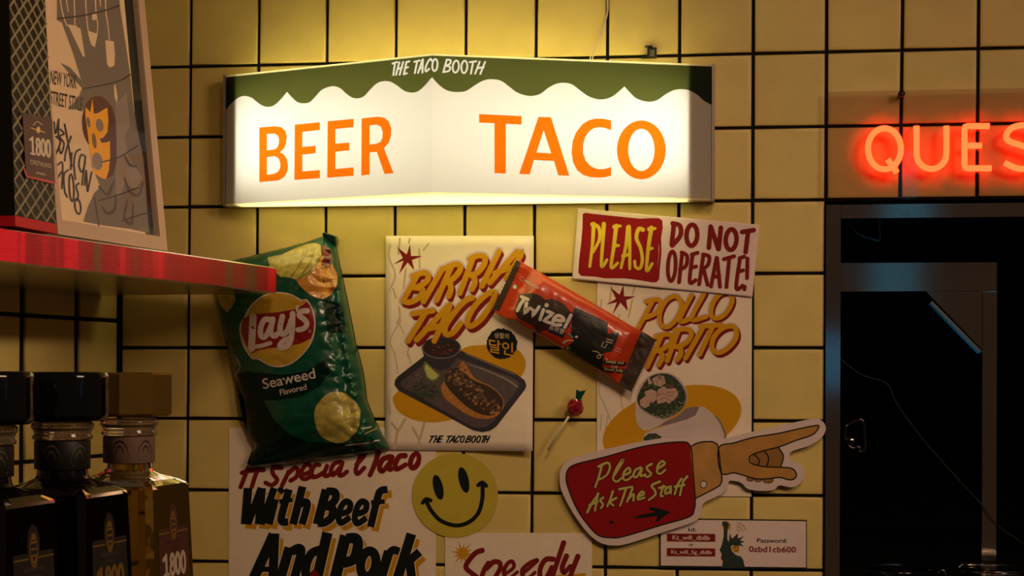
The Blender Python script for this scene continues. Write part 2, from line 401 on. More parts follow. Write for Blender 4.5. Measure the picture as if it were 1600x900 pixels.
waveL = T(320, 60, 3.215)([(100,368),(130,330),(170,297),(200,289),(235,298),(260,318),(290,338),(320,344),(350,335),(385,302),(413,268),(435,293),(465,320),(500,326),(530,318),(560,287),(590,257),(640,240),(680,250),(710,277),(740,297),(770,301),(800,290),(830,258),(860,229),(890,216),(930,217),(965,236),(1000,262),(1035,272),(1070,266),(1105,237)])
waveR = T(320, 60, 3.215)([(1175,232),(1210,258),(1245,268)]) + T(720, 60, 3.215)([(0,269),(30,262),(70,236),(110,213),(150,205),(200,212),(240,240),(280,270),(320,285),(360,289),(400,278),(440,248),(480,228),(520,223),(560,232),(600,262),(640,290),(680,304),(715,306),(755,295),(790,270),(822,241),(850,272),(880,300),(920,315),(955,318),(990,308),(1030,280),(1070,260),(1110,255),(1150,262),(1190,285),(1220,312),(1256,333)])
rp = (674.8, 120.5)
b1 = T(320, 60, 3.215); b2 = T(720, 60, 3.215)
LET_L = [([(274,447),(355,441),(385,446),(405,465),(412,490),(408,530),(398,552),(378,572),(398,583),(412,605),(418,640),(414,670),(400,695),(370,714),(274,722)], [[(312,480),(350,478),(366,488),(373,505),(372,525),(366,545),(352,557),(312,562)], [(312,597),(350,591),(370,602),(379,625),(379,648),(368,670),(345,681),(312,685)]]),
 ([(452,433),(578,421),(578,460),(490,470),(490,545),(557,539),(557,577),(490,584),(490,668),(578,661),(578,702),(450,711)], []),
 ([(617,416),(747,404),(747,446),(656,455),(656,529),(726,523),(726,562),(656,570),(656,656),(747,648),(747,690),(615,700)], []),
 ([(788,402),(868,393),(900,398),(924,417),(936,450),(935,490),(925,522),(900,552),(948,677),(903,681),(864,570),(828,573),(828,684),(786,689)], [[(828,437),(862,433),(884,443),(894,470),(892,500),(882,520),(862,529),(828,533)]])]
o1, o2 = ell(907, 560, 123, 148), ell(907, 560, 66, 106)
LET_R = [([(92,380),(305,390),(305,433),(226,429),(226,679),(169,677),(169,426),(92,423)], []),
 ([(390,394),(453,396),(545,690),(490,688),(468,616),(366,611),(346,683),(293,681)], [[(416,462),(454,577),(380,573)]]),
 ([(755,412),(720,404),(680,402),(645,410),(612,430),(580,470),(562,515),(556,570),(563,620),(585,663),(615,686),(650,697),(690,700),(725,697),(755,689),(755,646),(722,656),(690,657),(655,644),(628,615),(614,575),(614,535),(624,497),(645,466),(670,450),(695,446),(725,450),(755,462)], []),
 (o1, [o2])]
fm = MB(); gm = MB(); LM = []
for (fmap, wave, lets, tr, ends) in ((FL, waveL + [rp], LET_L, b1, (A2, B2)), (FR, [rp] + waveR, LET_R, b2, (B2, C2))):
    TL, TR, BR, BL = [pxl(V2(e, z)) for e, z in ((ends[0], zT), (ends[1], zT), (ends[1], zB), (ends[0], zB))]
    cut = [0] + [i for i, (x, y) in enumerate(wave) if 0 < i < len(wave) - 1 and y < wave[i-1][1] - 4 and y < wave[i+1][1] - 4] + [len(wave) - 1]
    wv = [p for a_, b_ in zip(cut, cut[1:]) for p in spline(wave[a_:b_+1], 4)[:-1]] + [wave[-1]]                                  # clamp the wave ends onto the face edges
    if fmap is FL: wv[0] = (TL[0], wv[0][1]); wv[-1] = (TR[0], wv[-1][1])
    else: wv[0] = (TL[0], wv[0][1]); wv[-1] = (TR[0], wv[-1][1])
    Print(gm, fmap).poly(GRN, [TL, TR] + wv[::-1], 0)
    outs = [tr(o) for o, _ in lets]
    Print(fm, fmap).poly(WHT, wv + [BR, BL], 0, outs)
    for o, hs in lets:
        lm = MB(); Print(lm, fmap).poly(ORG, tr(o), 0, [tr(h) for h in hs]); LM.append(lm)
        for h in hs: Print(fm, fmap).poly(WHT, tr(h), 0)
link('front_panel', fm, sign, sb); link('awning_film', gm, sign, sb)['label'] = 'olive green scalloped film band'
for lm, ch in zip(LM, ('B', 'first E', 'second E', 'R', 'T', 'A', 'C', 'O')): link('letter', lm, sign, sb)['label'] = 'orange letter ' + ch
# brush capitals as strokes in a unit cell (x right, y up)
BR_ = {'T': [[(0,.93),(.95,1)], [(.5,.95),(.32,0)]], 'H': [[(.2,1),(0,0)], [(.95,1),(.72,0)], [(.1,.46),(.95,.56)]],
 'E': [[(.3,.98),(.05,.02)], [(.3,.95),(1,1)], [(.2,.5),(.85,.55)], [(.05,.03),(.75,.08)]], 'A': [[(.0,0),(.7,1)], [(.75,1),(.85,0)], [(.2,.3),(.85,.38)]],
 'C': [[(.98,.85),(.75,1),(.35,.75),(.1,.3),(.25,.0),(.75,.2)]], 'O': [{'p': ell(.5, .5, .36, .5, 0, 12), 'c': True}],
 'B': [[(.3,1),(.05,0)], [(.3,.98),(.85,.95),(.8,.65),(.2,.52)], [(.25,.52),(.9,.4),(.8,.1),(.05,.02)]]}
def brush(pr, m, s, boxes, hw, L):
    for ch, (bl, br, tl) in zip(s, boxes):
        f = lambda pts: [(bl[0] + (br[0]-bl[0])*x + (tl[0]-bl[0])*y, bl[1] + (br[1]-bl[1])*x + (tl[1]-bl[1])*y) for x, y in pts]
        pr.word(m, BR_[ch], f, hw, L)
tb = MB(); c = T(600, 80, 9.412)
tbx = [((118,355),(190,345),(130,170)), ((180,350),(255,345),(215,165)), ((292,345),(352,340),(318,155)), ((430,325),(515,318),(450,145)), ((505,320),(580,315),(520,125)), ((600,300),(685,295),(625,118)),
       ((690,295),(795,290),(700,120)), ((865,310),(970,310),(890,125)), ((985,315),(1110,315),(1000,140)), ((1115,325),(1235,320),(1125,145)), ((1245,330),(1345,330),(1260,150)), ((1340,330),(1445,335),(1385,155))]
bx = [tuple(c([p])[0] for p in b) for b in tbx]
for s, k, fmap in (('THETAC', 0, FL), ('OBOOTH', 6, FR)):
    brush(Print(tb, lambda x, y, o, f=fmap: f(x, y, o + .0005)), CRM, s, bx[k:k+6], 1.45, 2)
link('brush_lettering', tb, sign, sb)['label'] = 'cream brush lettering THE TACO BOOTH'
# top, bottom, ends, back
def prism(z0, z1, m, y_back=-.004, grow=0.0):
    mb = MB(); p = [(eL.x - grow, y_back), (eL.x - grow, EY - grow), (rg.x, RY_ - grow), (eR.x + grow, EY - grow), (eR.x + grow, y_back)]
    n = 5; vs = [Vector((x, y, z0)) for x, y in p] + [Vector((x, y, z1)) for x, y in p]
    mb.add(vs, [(0,1,2,3,4), (9,8,7,6,5)] + [(i, (i+1) % 5, 5 + (i+1) % 5, 5 + i) for i in range(5)], m); return mb
BOTM = tmat('bottom_acrylic', (.76, .75, .54), (.25, .22, .16))
TOPM = tmat('top_acrylic', (.88, .88, .64), (.25, .22, .16))
link('top_panel', prism(zT + .0002, zT + .0022, TOPM, grow=.0012), sign, sb); link('bottom_panel', prism(zB - .0022, zB - .0002, BOTM, y_back=-.004), sign, sb)
for x in (eL.x - .004, eR.x + .0005):
    m = MB(); m.box((x, EY - .002, zB - .003), (x + .0035, -.003, zT + .003), ENDM); link('end_cap', m, sign, sb)
bkm = MB(); bkm.box((eL.x, -.0075, zB), (eR.x, -.0045, zT), INS)
xa, xb = P(380, 300).x, P(1077, 300).x
link('back_plate', bkm, sign, sb)
for x, sgn in ((xa, 1), (xb, -1)):
    yf = EY + (RY_ - EY) * ((x - eL.x) / (rg.x - eL.x) if sgn > 0 else (eR.x - x) / (eR.x - rg.x))
    m = MB(); m.box((x - .0015, yf + .0022, zB), (x + .0015, -.0075, zT), INS); link('divider', m, sign, sb)
ld = bpy.data.lights.new('sign_led_strip', 'AREA'); ld.shape = 'RECTANGLE'; ld.size = xb - xa - .02; ld.size_y = .13; ld.energy = 2.35; ld.color = (1, .98, .78)
lo = bpy.data.objects.new('led_strip', ld); COL.objects.link(lo); lo.location = Vector(((xa + xb) / 2, -.009, (zT + zB) / 2)) - Vector(sb); lo.rotation_euler = (math.radians(-90), 0, 0); lo.parent = sign
# ------------------------------------------------------------------ neon sign on its clear panel
neon = thing('neon_sign', 'red neon tube sign spelling QUES on a clear panel, cut by the frame edge', 'neon sign', (P(1480, 232).x, 0, P(1480, 305).z))
nb = tuple(neon.location)
ACR = clear('clear_acrylic', (.90, .84, .84), 1.35, .03)
m = MB(); q0, q1 = P(1291.5, 144.5, .012), P(1730, 307, .012); m.box((q0.x, -.015, q1.z), (q1.x, -.012, q0.z), ACR); link('backing_panel', m, neon, nb)
for px in (1408, 1700):
    q = P(px, 148, .012); m = MB()
    m.tube([Vector((q.x, -.0005, q.z)), Vector((q.x, -.0150, q.z))], .0032, BLACKM, 14); m.tube([Vector((q.x, -.0152, q.z)), Vector((q.x, -.0215, q.z))], [.0048, .0044], BLACKM, 16); link('standoff', m, neon, nb)
NEON = emat('neon_red', (17.0, .30, .07), 1.0); NEND = mat('neon_end_glass', (.5, .02, .03), .1)
ND = .024
def tubes(name, lines, label=None):
    m = MB()
    for pts, cl in lines: m.tube([P(x, y, ND) for x, y in pts], .0040, NEON, 12, closed=cl)
    for pts, cl in lines:                             # supports back to the panel
        q = P(*pts[0], ND); m.tube([q, Vector((q.x, -.0152, q.z))], .0017, NEND, 8)
    o = link(name, m, neon, nb)
Q = ell(1382, 232.5, 25.8, 32, 0, 36)
tubes('letter', [(Q, True), ([(1386.8, 249), (1394, 259), (1401.5, 270)], False)])
tubes('letter', [([(1432, 197)] + [(1432, 205 + 8*k) for k in range(5)] + [(1455.4 - 23.4*math.cos(math.radians(a)), 240.5 + 23.4*math.sin(math.radians(a))) for a in range(8, 176, 12)] + [(1478.8, 237 - 8*k) for k in range(6)], False)])
tubes('letter', [([(1546, 197), (1512, 197), (1508, 198), (1507, 202), (1507, 258), (1508, 262), (1512, 263), (1549, 263)], False), ([(1512, 227.6), (1534, 227.6)], False)])
S = spline([(1626,207),(1612,198),(1597,195.8),(1581,200),(1572.5,210.5),(1576,220),(1598,228),(1620,236),(1628,246),(1622,257),(1606,263),(1589,263),(1569.7,254.5)], 5)
tubes('letter', [(S, False)])
# ------------------------------------------------------------------ steel shelf
zc0, zc1 = F * .0355 / 55.5, F * .0355 / 40.7
pA, pB = at_depth(0, 354.5, zc0), at_depth(433, 417.5, zc1)
DS = Vector((pB.x - pA.x, pB.y - pA.y, 0)).normalized(); NS = Vector((DS.y, -DS.x, 0)); NS = -NS if NS.x < 0 else NS
zs = (pA.z + pB.z) / 2
dw = (pB - LW(0, pB.z)).dot(NL)                      # distance of the front edge from the left wall
sh = MB(); r = .0035
st0 = pA - DS * .55; en = Vector((pB.x, pB.y, 0)); st0 = Vector((st0.x, st0.y, 0)); depth = dw - .002
prof = [(0, 0), (-depth, 0)]
ringp = [(-depth, 0), (-r, 0)] + [(-r + r*math.sin(a), -r + r*math.cos(a)) for a in (.5, 1.0, 1.57)] + [(0, -.0355 + r)] + [(-r + r*math.cos(a), -.0355 + r - r*math.sin(a)) for a in (.5, 1.0, 1.57)] + [(-depth, -.0355)]
def ring(base, ins): return [base + NS * (min(u, -ins) if u > -ins else u) + Vector((0, 0, zs + w)) for u, w in ringp]
rings = [ring(st0, 0), ring(en - DS * .004, 0), ring(en - DS * .0012, .0012), ring(en, .004)]
sh.loft(rings, SHELFM, True, False)
shelf = tag(link('shelf', sh, None, (pB.x, pB.y, zs - .0355)), 'thick brushed steel shelf with a painted red neon reflection on its front, its end beside the green bag', 'shelf')

STRIP = mat('painted_red_reflection', (.62, .045, .06), .34, .85, spec=.5, bump=.18, bscale=160, stretch=(.25, .25, 12), var=0.0)
def paint_reflection_bands():                                    # red neon reflection painted as uneven bands along the steel front
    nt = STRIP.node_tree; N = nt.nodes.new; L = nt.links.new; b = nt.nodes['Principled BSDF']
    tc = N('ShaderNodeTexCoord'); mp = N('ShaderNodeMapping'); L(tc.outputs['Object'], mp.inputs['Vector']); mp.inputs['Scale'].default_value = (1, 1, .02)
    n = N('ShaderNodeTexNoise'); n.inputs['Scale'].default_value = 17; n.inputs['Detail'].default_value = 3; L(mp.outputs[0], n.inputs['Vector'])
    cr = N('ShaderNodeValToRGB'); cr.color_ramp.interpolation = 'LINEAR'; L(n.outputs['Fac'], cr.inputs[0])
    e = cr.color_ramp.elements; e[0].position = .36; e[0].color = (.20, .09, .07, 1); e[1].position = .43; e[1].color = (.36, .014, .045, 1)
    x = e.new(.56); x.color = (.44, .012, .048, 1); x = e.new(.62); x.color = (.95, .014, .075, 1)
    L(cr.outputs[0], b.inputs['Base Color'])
paint_reflection_bands()
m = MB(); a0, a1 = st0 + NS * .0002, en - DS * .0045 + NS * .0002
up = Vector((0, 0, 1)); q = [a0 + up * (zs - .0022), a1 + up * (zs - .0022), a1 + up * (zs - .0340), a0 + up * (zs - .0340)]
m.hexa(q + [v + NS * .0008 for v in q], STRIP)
link('reflection_strip', m, shelf, (pB.x, pB.y, zs - .0355))['label'] = 'shelf front strip with the red neon reflection painted in'
# ------------------------------------------------------------------ paper things on the wall
def paper(name, label, cat, outline, dfun, m, step=None, thick=.0004, group=None):
    """sheet with a four-sided outline; returns the mesh and a printer that follows its surface"""
    mb = MB(); tl, tr, br, bl = outline
    g = coons([tl, tr], [bl, br], [tl, bl], [tr, br], step or 1, step or 1)
    sheet_grid(mb, m, g, dfun, back=lambda x, y: dfun(x, y) - thick, smooth=bool(step))
    pr = Print(mb, lambda x, y, o: P(x, y, dfun(x, y) + o), 7 if step else None)
    return mb, pr
def done(name, label, cat, mb, px, group=None):
    b = P(*px); return tag(link(name, mb, None, (b.x, 0, b.z)), label, cat, group)
def branch(pr, t, lines, hw, L=1):
    for l in lines: pr.stroke(TANI, t(l), hw * .6, L)
def shadowed(pr, strokes, t, hw, off, gold=GOLD, dark=MAROON, pale=LILAC, n=5, L=2):
    """brush letters with a cast-block edge, as printed on the poster"""
    for i in range(1, n + 1): pr.word(dark, strokes, t, hw, L + .4 * (n - i), dx=off[0]*i/n, dy=off[1]*i/n)
    pr.word(gold, strokes, t, hw, L + 3)
GREENH = mat('herb_green', (.02, .055, .02), .6); CHIPY = mat('chip_yellow', (.46, .32, .06), .6, var=.18, vscale=220)
MEAT = [mat('meat_dark', (.035, .018, .010), .6), mat('meat_brown', (.11, .055, .028), .6), mat('meat_light', (.22, .13, .08), .6)]
TRAYR = mat('tray_rim', (.030, .024, .035), .5); TRAYF = mat('tray_floor', (.085, .06, .066), .6, var=.15, vscale=150); TRAYL = mat('tray_sheen_ink', (.26, .22, .22), .6)
LIMEC = mat('lime_flesh', (.46, .46, .14), .6); LIMER = mat('lime_rind', (.12, .17, .03), .6); SALSA = mat('salsa_red', (.28, .05, .02), .6)
SHELLC = mat('taco_shell_ink', (.40, .16, .03), .6, var=.2, vscale=200)
PINKM = mat('chicken_ink', (.50, .32, .25), .65, var=.12, vscale=200); PINKD = mat('chicken_ink_dark', (.30, .17, .12), .65); WRAPC = mat('wrap_ink', (.56, .46, .44), .7, var=.06, vscale=80); WRAPD = mat('wrap_ink_grey', (.20, .155, .16), .7)
LEAF1 = mat('salad_dark_ink', (.018, .035, .014), .65); LEAF2 = mat('salad_ink', (.07, .11, .03), .65); LEAF3 = mat('salad_pale_ink', (.27, .29, .10), .65)
def blobs(pr, mats, cx, cy, rx, ry, n, r0, r1, L, ang=0, seed=1):
    rnd = random.Random(seed); c, s = math.cos(math.radians(ang)), math.sin(math.radians(ang))
    for i in range(n):
        a, q = rnd.random()*6.283, math.sqrt(rnd.random()); x, y = rx*q*math.cos(a), ry*q*math.sin(a); r = rnd.uniform(r0, r1)
        k = rnd.randint(5, 8); ph = rnd.random()*6
        pts = [(cx + x*c - y*s + r*rnd.uniform(.55, 1.1)*math.cos(ph + 6.283*j/k), cy + x*s + y*c + r*rnd.uniform(.45, .9)*math.sin(ph + 6.283*j/k)) for j in range(k)]
        pr.poly(rnd.choice(mats), pts, L + i * .02)
# -- poster with the special taco lettering
mb, pr = paper('', '', '', [(358, 668), (681, 668), (681, 960), (357, 960)], lambda x, y: .0012, PAPER)
tE, tF = T(350, 690, 5), T(380, 760, 5.333)
pr.word(MAROON, [[(185,215),(130,355)], [(275,195),(240,280),(215,362)], [(140,245),(200,228),(310,222)], [(450,205),(385,208),(382,250),(415,300),(375,340),(325,322)], [(505,235),(470,310),(425,395)],
  [(495,255),(555,205),(578,225),(565,275),(520,305)], [(600,262),(668,238),(682,200),(645,180),(606,230),(605,280),(640,292),(690,262)], [(745,182),(712,185),(685,235),(690,276),(735,268),(770,245)], [(805,190),(782,255),(805,268),(845,240)],
  [(915,158),(862,172),(836,225),(852,262),(905,205)], [(925,165),(900,255),(925,262),(960,235)], [(1035,180),(1095,110),(1100,70),(1068,110),(1030,215),(1045,252),(1095,205)]], tE, 3.5, 2)
pr.word(MAROON, [[(1215,60),(1180,170),(1140,262)], [(1295,118),(1240,140),(1215,200),(1238,232),(1295,165)], [(1312,122),(1288,210),(1310,215)], [(1415,110),(1368,118),(1338,180),(1350,216),(1420,180)], {'p': ell(1490, 150, 30, 58, 18, 14), 'c': True}], tE, [4.4, 3.7], 2)
WB = [{'p': [(188,362),(165,645)], 'h': 35}, {'p': [(292,362),(185,645)], 'h': 30}, {'p': [(296,362),(272,645)], 'h': 33}, {'p': [(392,362),(292,645)], 'h': 29},
 {'p': [(400,450),(352,645)], 'h': 31}, {'p': [(432,395),(460,365)], 'h': 28}, {'p': [(508,372),(450,580),(455,625),(500,628)], 'h': 31}, {'p': [(432,468),(535,455)], 'h': 18},
 {'p': [(614,350),(540,645)], 'h': 32}, {'p': [(580,500),(630,470),(650,500),(610,645)], 'h': 30},
 {'p': [(800,375),(728,645)], 'h': 37}, {'p': [(800,388),(865,395),(872,445),(835,490),(780,500)], 'h': 32}, {'p': [(800,505),(848,520),(840,590),(785,632),(735,635)], 'h': 33},
 {'p': [(915,565),(975,540),(985,485),(950,468),(915,510),(895,590),(915,635),(985,590)], 'h': 25}, {'p': [(1042,565),(1102,540),(1112,485),(1077,468),(1042,510),(1022,590),(1042,640),(1112,595)], 'h': 25},
 {'p': [(1278,375),(1225,385),(1200,440),(1145,665)], 'h': 30}, {'p': [(1150,478),(1255,468)], 'h': 20}]
AP = [{'p': [(255,400),(85,770)], 'h': 42}, {'p': [(262,392),(248,770)], 'h': 38}, {'p': [(130,690),(270,690)], 'h': 22}, {'p': [(385,510),(310,770)], 'h': 40}, {'p': [(400,545),(465,515),(480,560),(425,770)], 'h': 36},
 {'p': [(702,385),(615,770)], 'h': 42}, {'p': [(655,525),(570,560),(525,660),(530,760),(600,745)], 'h': 36}, {'p': [(855,410),(765,770)], 'h': 46}, {'p': [(860,435),(940,435),(955,500),(920,605),(830,640)], 'h': 42},
 {'p': ell(1042, 645, 62, 108, 10, 16), 'c': True, 'h': 37}, {'p': [(1215,540),(1145,770)], 'h': 40}, {'p': [(1200,575),(1250,530),(1300,545)], 'h': 32}, {'p': [(1402,395),(1285,770)], 'h': 40}, {'p': [(1470,545),(1360,640)], 'h': 34}, {'p': [(1385,610),(1405,770)], 'h': 36}]
for S_, t, o in ((WB, tE, (33, 34)), (AP, tF, (30, 38))):
    for st in S_:
        h = st['h']; cl = st.get('c', False)
        pr.stroke(GOLD, [(x + o[0] / 5, y + o[1] / 5) for x, y in t(st['p'])], h / 5.15, 3, rc=False, closed=cl)
    for st in S_: pr.stroke(PAPER, t(st['p']), st['h'] / 5.15 + 1.4, 5, rc=False, closed=st.get('c', False))
    for st in S_: pr.stroke(INK, t(st['p']), st['h'] / 5.15, 7, rc=False, closed=st.get('c', False))
pr.poly(MAROON, tF([(560,712),(585,695),(610,705),(640,747),(640,770),(550,770)]), 9)
done('poster', 'beige poster lettered A Special Taco With Beef And Pork below the green bag', 'poster', mb, (520, 899))
# -- speedy poster
mb, pr = paper('', '', '', [(695.5, 832), (924.5, 833), (926, 965), (695, 965)], lambda x, y: .0018, PAPER)
t = T(680, 810, 6.154)
sp = []
for k in range(12):
    a = k * math.pi / 6 + .15; R = 130 if k % 2 == 0 else 100
    sp += [(265 + R * math.cos(a), 335 + R * math.sin(a)), (265 + 46 * math.cos(a + math.pi/12), 335 + 46 * math.sin(a + math.pi/12))]
pr.poly(GOLD, t(sp), 1); pr.poly(GOLD, t(ell(265, 335, 50, 48)), 1.5)
pr.poly(GOLD, t([(1150,548),(1447,525),(1445,700),(1100,700)]), 1)
pr.word(MAROON, [[(452,308),(385,335),(310,425),(298,478),(350,525),(405,575),(380,640)], [(512,432),(470,500),(420,640)], [(495,480),(560,420),(618,425),(625,480),(580,560)],
  {'p': [(690,525),(755,470),(742,415),(698,432),(662,500),(672,560),(715,575),(790,515)], 'h': [2.7, 3.2, 3.4, 2.6]}, {'p': [(850,525),(920,465),(985,400),(915,425),(840,490),(845,555),(890,575),(960,520)], 'h': [2.7, 3.0, 3.4, 2.6]},
  [(1235,235),(1180,400),(1120,580)], [(1135,392),(1065,395),(1015,470),(1010,560),(1060,580),(1120,470)], [(1262,362),(1222,470),(1240,520),(1300,460)], [(1372,365),(1320,500),(1270,640)]], t, [26/6.154, 22/6.154] if False else [4.2, 3.6], 3)
done('poster', 'beige poster with ochre starburst and maroon word Speedy at the bottom edge', 'poster', mb, (810, 899))
# -- smiley sticker
mb = MB(); SMY = mat('smiley_yellow_paper', (.50, .40, .045), .65, spec=.2, bump=.05, bscale=300, var=.04, vscale=50)
out = [p for p in ell(711, 774, 67, 66, 0, 72) if True]
out = [(x, max(y, 704 if x < 722 else 0)) for x, y in out]
slab(mb, SMY, out, .0022, .0027); pr = Print(mb, lambda x, y, o: P(x, y, .0027 + o))
pr.poly(INK, ell(684.6, 761.5, 7.6, 20, -13), 1); pr.poly(INK, ell(724.6, 750, 7.8, 20.5, -13), 1)
t = T(340, 660, 3.478)
pr.stroke(INK, t([(1138,438),(1165,485),(1215,535),(1290,560),(1360,545),(1415,495),(1438,420),(1440,350)]), [3.2, 3.2], 1)
pr.stroke(INK, t([(1114,437),(1133,418),(1158,424)]), [3.0, 3.4, 3.0], 2); pr.stroke(INK, t([(1416,342),(1438,328),(1460,345)]), [3.0, 3.6, 3.0], 2)
done('smiley_sticker', 'round yellow paper sticker with a black smiling face', 'sticker', mb, (711, 840))
# -- birria poster
dB = lambda x, y: .0036 + .013 * smooth01((x - 700) / 150) * smooth01((y - 560) / 160)
mb, pr = paper('', '', '', [(602.5, 368.5), (834, 368.5), (832, 705), (602, 703.5)], dB, PAPER, 22)
tA, tT, tB = T(590, 360, 6.154), T(620, 450, 8.889), T(590, 500, 4.092)
branch(pr, tB, [[(150,0),(80,130),(110,220),(130,340)], [(130,10),(170,90)], [(200,170),(190,230)], [(190,200),(215,280)]], 1.6)
branch(pr, tB, [[(130,700),(118,760),(108,820)], [(130,710),(90,660)], [(135,705),(175,635)], [(262,760),(268,820)], [(265,765),(225,690)], [(270,760),(298,660)], [(70,500),(78,600)]], 3.2)
branch(pr, tA, [[(215,80),(200,230)], [(310,80),(300,120)], [(490,130),(440,190)], [(120,140),(110,260),(170,430),(110,580)], [(150,560),(175,650)], [(400,180),(405,380)], [(270,370),(250,560)], [(205,740),(215,830),(190,890)]], 2.4)
pr.poly(MAROON, tA([(312,130),(322,245),(428,247),(330,285),(355,385),(290,310),(205,420),(250,290),(148,328),(242,265),(185,158),(280,232)]), 2)
BI = [[(375,440),(250,665)], [(338,440),(430,408),(485,425),(478,480),(405,535),(345,550)], [(350,548),(425,562),(425,610),(370,665),(300,692),(245,680)], [(620,372),(440,682)],
 [(705,355),(565,672)], [(648,362),(740,325),(795,340),(785,395),(730,460),(668,500)], [(690,490),(705,560),(685,630)], [(910,285),(790,602)], [(888,275),(960,242),(1030,255),(1022,330),(965,400),(900,432)], [(920,425),(935,500),(905,565)],
 [(1168,200),(1002,535)], [(1078,502),(1340,205)], [(1370,205),(1370,250),(1240,455)], [(1130,412),(1265,358)]]
TA = [[(225,355),(505,312)], [(405,330),(155,735)], [(275,720),(490,490),(715,245)], [(735,235),(700,340),(520,735)], [(400,570),(570,535)], [(1050,135),(960,170),(840,290),(700,480),(665,590),(700,648),(790,610),(885,490)],
 {'p': [(1345,55),(1225,105),(1075,260),(990,420),(985,510),(1050,522),(1180,420),(1300,245),(1360,110)], 'c': True}]
pr.word(LILAC, BI, tA, 7.4, 1.5); pr.word(LILAC, TA, tT, 6.8, 1.5)
shadowed(pr, BI, tA, 4.5, (3.2, 5.6)); shadowed(pr, TA, tT, 4.5, (3.8, 6.2))
pr.poly(GOLD, spline(tB([(540,185),(640,162),(760,162),(880,182),(935,235),(945,300),(900,380),(700,520),(560,610),(440,645),(330,655),(220,635),(140,590),(103,530),(115,470),(300,330)]), 4, True), 1)
pr.poly(TRAYR, tB([(300,228),(330,215),(540,198),(565,210),(880,340),(940,385),(952,420),(940,448),(760,680),(720,708),(670,718),(610,706),(400,592),(135,452),(108,415),(112,382),(130,360)]), 3)
pr.poly(TRAYF, tB([(330,258),(520,245),(860,368),(905,402),(905,430),(740,650),(700,682),(650,690),(600,680),(160,430),(145,408),(160,385)]), 3.4)
pr.stroke(TRAYL, tB([(580,283),(700,325),(820,378),(890,425)]), [.6, 1.6], 3.8); pr.stroke(TRAYL, tB([(560,215),(880,350)]), .5, 3.8)
pr.poly(TRAYR, tB([(285,190),(300,250),(340,300),(400,322),(450,312),(490,270),(530,200)]), 4); pr.poly(TRAYR, tB(ell(407, 178, 126, 72)), 4.2)
pr.poly(mat('sauce_dark_ink', (.02, .010, .008), .5), tB(ell(407, 176, 110, 58)), 4.5)
pr.stroke(TRAYL, tB(ell(407, 178, 120, 67, 0, 40)[:24]), .5, 4.7)
tb2 = lambda l: tB(l)
c0 = tB([(407, 190)])[0]; blobs(pr, [SALSA, SALSA, MEAT[1], MAROON], c0[0], c0[1], 21, 9, 26, 1.0, 2.4, 5, 0, 3)
pr.poly(LIMER, tB([(290,300),(296,270),(308,265),(402,352),(385,385),(350,395),(315,375)]), 6); pr.poly(LIMEC, tB([(300,310),(308,280),(388,352),(378,372),(348,384),(318,362)]), 6.4)
c0 = tB([(310, 455)])[0]; blobs(pr, [GREENH, GREENH, LEAF1, GREENH, TRAYF, LEAF1], c0[0], c0[1], 22, 13, 60, 2.0, 4.6, 4, 15, 5)
c0 = tB([(250, 380)])[0]; blobs(pr, [WRAPD, TRAYL, GREENH, LEAF1], c0[0], c0[1], 9, 9, 16, .8, 2.0, 5.5, 0, 8)
pr.poly(SHELLC, spline(tB([(405,430),(430,390),(470,330),(520,300),(540,262),(575,300),(600,350),(650,390),(720,420),(780,470),(808,520),(800,570),(740,625),(650,632),(560,600),(490,550),(430,500)]), 3, True), 6.6)
pr.poly(MEAT[0], spline(tB([(432,405),(450,345),(520,305),(600,375),(650,400),(725,432),(785,485),(803,530),(780,585),(720,612),(640,595),(560,545),(490,480)]), 3, True), 6.8)
for (x, y, rx, ry, n, s) in ((500, 370, 15, 12, 60, 11), (590, 450, 24, 14, 90, 12), (690, 525, 24, 15, 90, 13), (745, 560, 11, 9, 40, 14)):
    c0 = tB([(x, y)])[0]; blobs(pr, [MEAT[0], MEAT[1], MEAT[1], MEAT[0], MEAT[2], SHELLC], c0[0], c0[1], rx, ry, n, 1.2, 4.2, 7, 38, s)
pr.poly(SHELLC, tB([(520,320),(535,265),(575,300),(605,355),(600,380),(560,340)]), 9); c0 = tB([(548, 305)])[0]; blobs(pr, [MEAT[1], SHELLC], c0[0], c0[1], 6, 5, 10, 1, 2.4, 9.4, 0, 21)
rr = random.Random(4); bad = [(795 + (98 + rr.uniform(-4, 4)) * math.cos(a * .105), 152 + (98 + rr.uniform(-4, 4)) * math.sin(a * .105)) for a in range(60)]
pr.poly(INK, tB(bad), 4)
pr.text(GOLD, '달인', tB([(712, 205)])[0], (38, 6.5), (0, -21), 5, .012); pr.text(TANI, '생활의', tB([(745, 115)])[0], (23, 1.5), (0, -8.6), 5, .008)
boxes = [((322,782),(352,782),(340,742)), ((360,782),(385,782),(374,742)), ((385,782),(408,782),(395,742)), ((432,782),(462,782),(448,742)), ((458,782),(490,782),(470,742)), ((492,782),(520,782),(502,742)), ((522,782),(552,782),(532,742)),
 ((560,782),(590,782),(572,742)), ((594,782),(624,782),(604,742)), ((626,782),(656,782),(636,742)), ((658,782),(686,782),(672,742)), ((680,782),(706,782),(692,742))]
brush(pr, INK, 'THETACOBOOTH', [tuple(tB([q])[0] for q in b) for b in boxes], 1.15, 2)
done('poster', 'cream poster lettered Birria Taco with a loaded taco tray, left of the two menu posters', 'poster', mb, (718, 704))
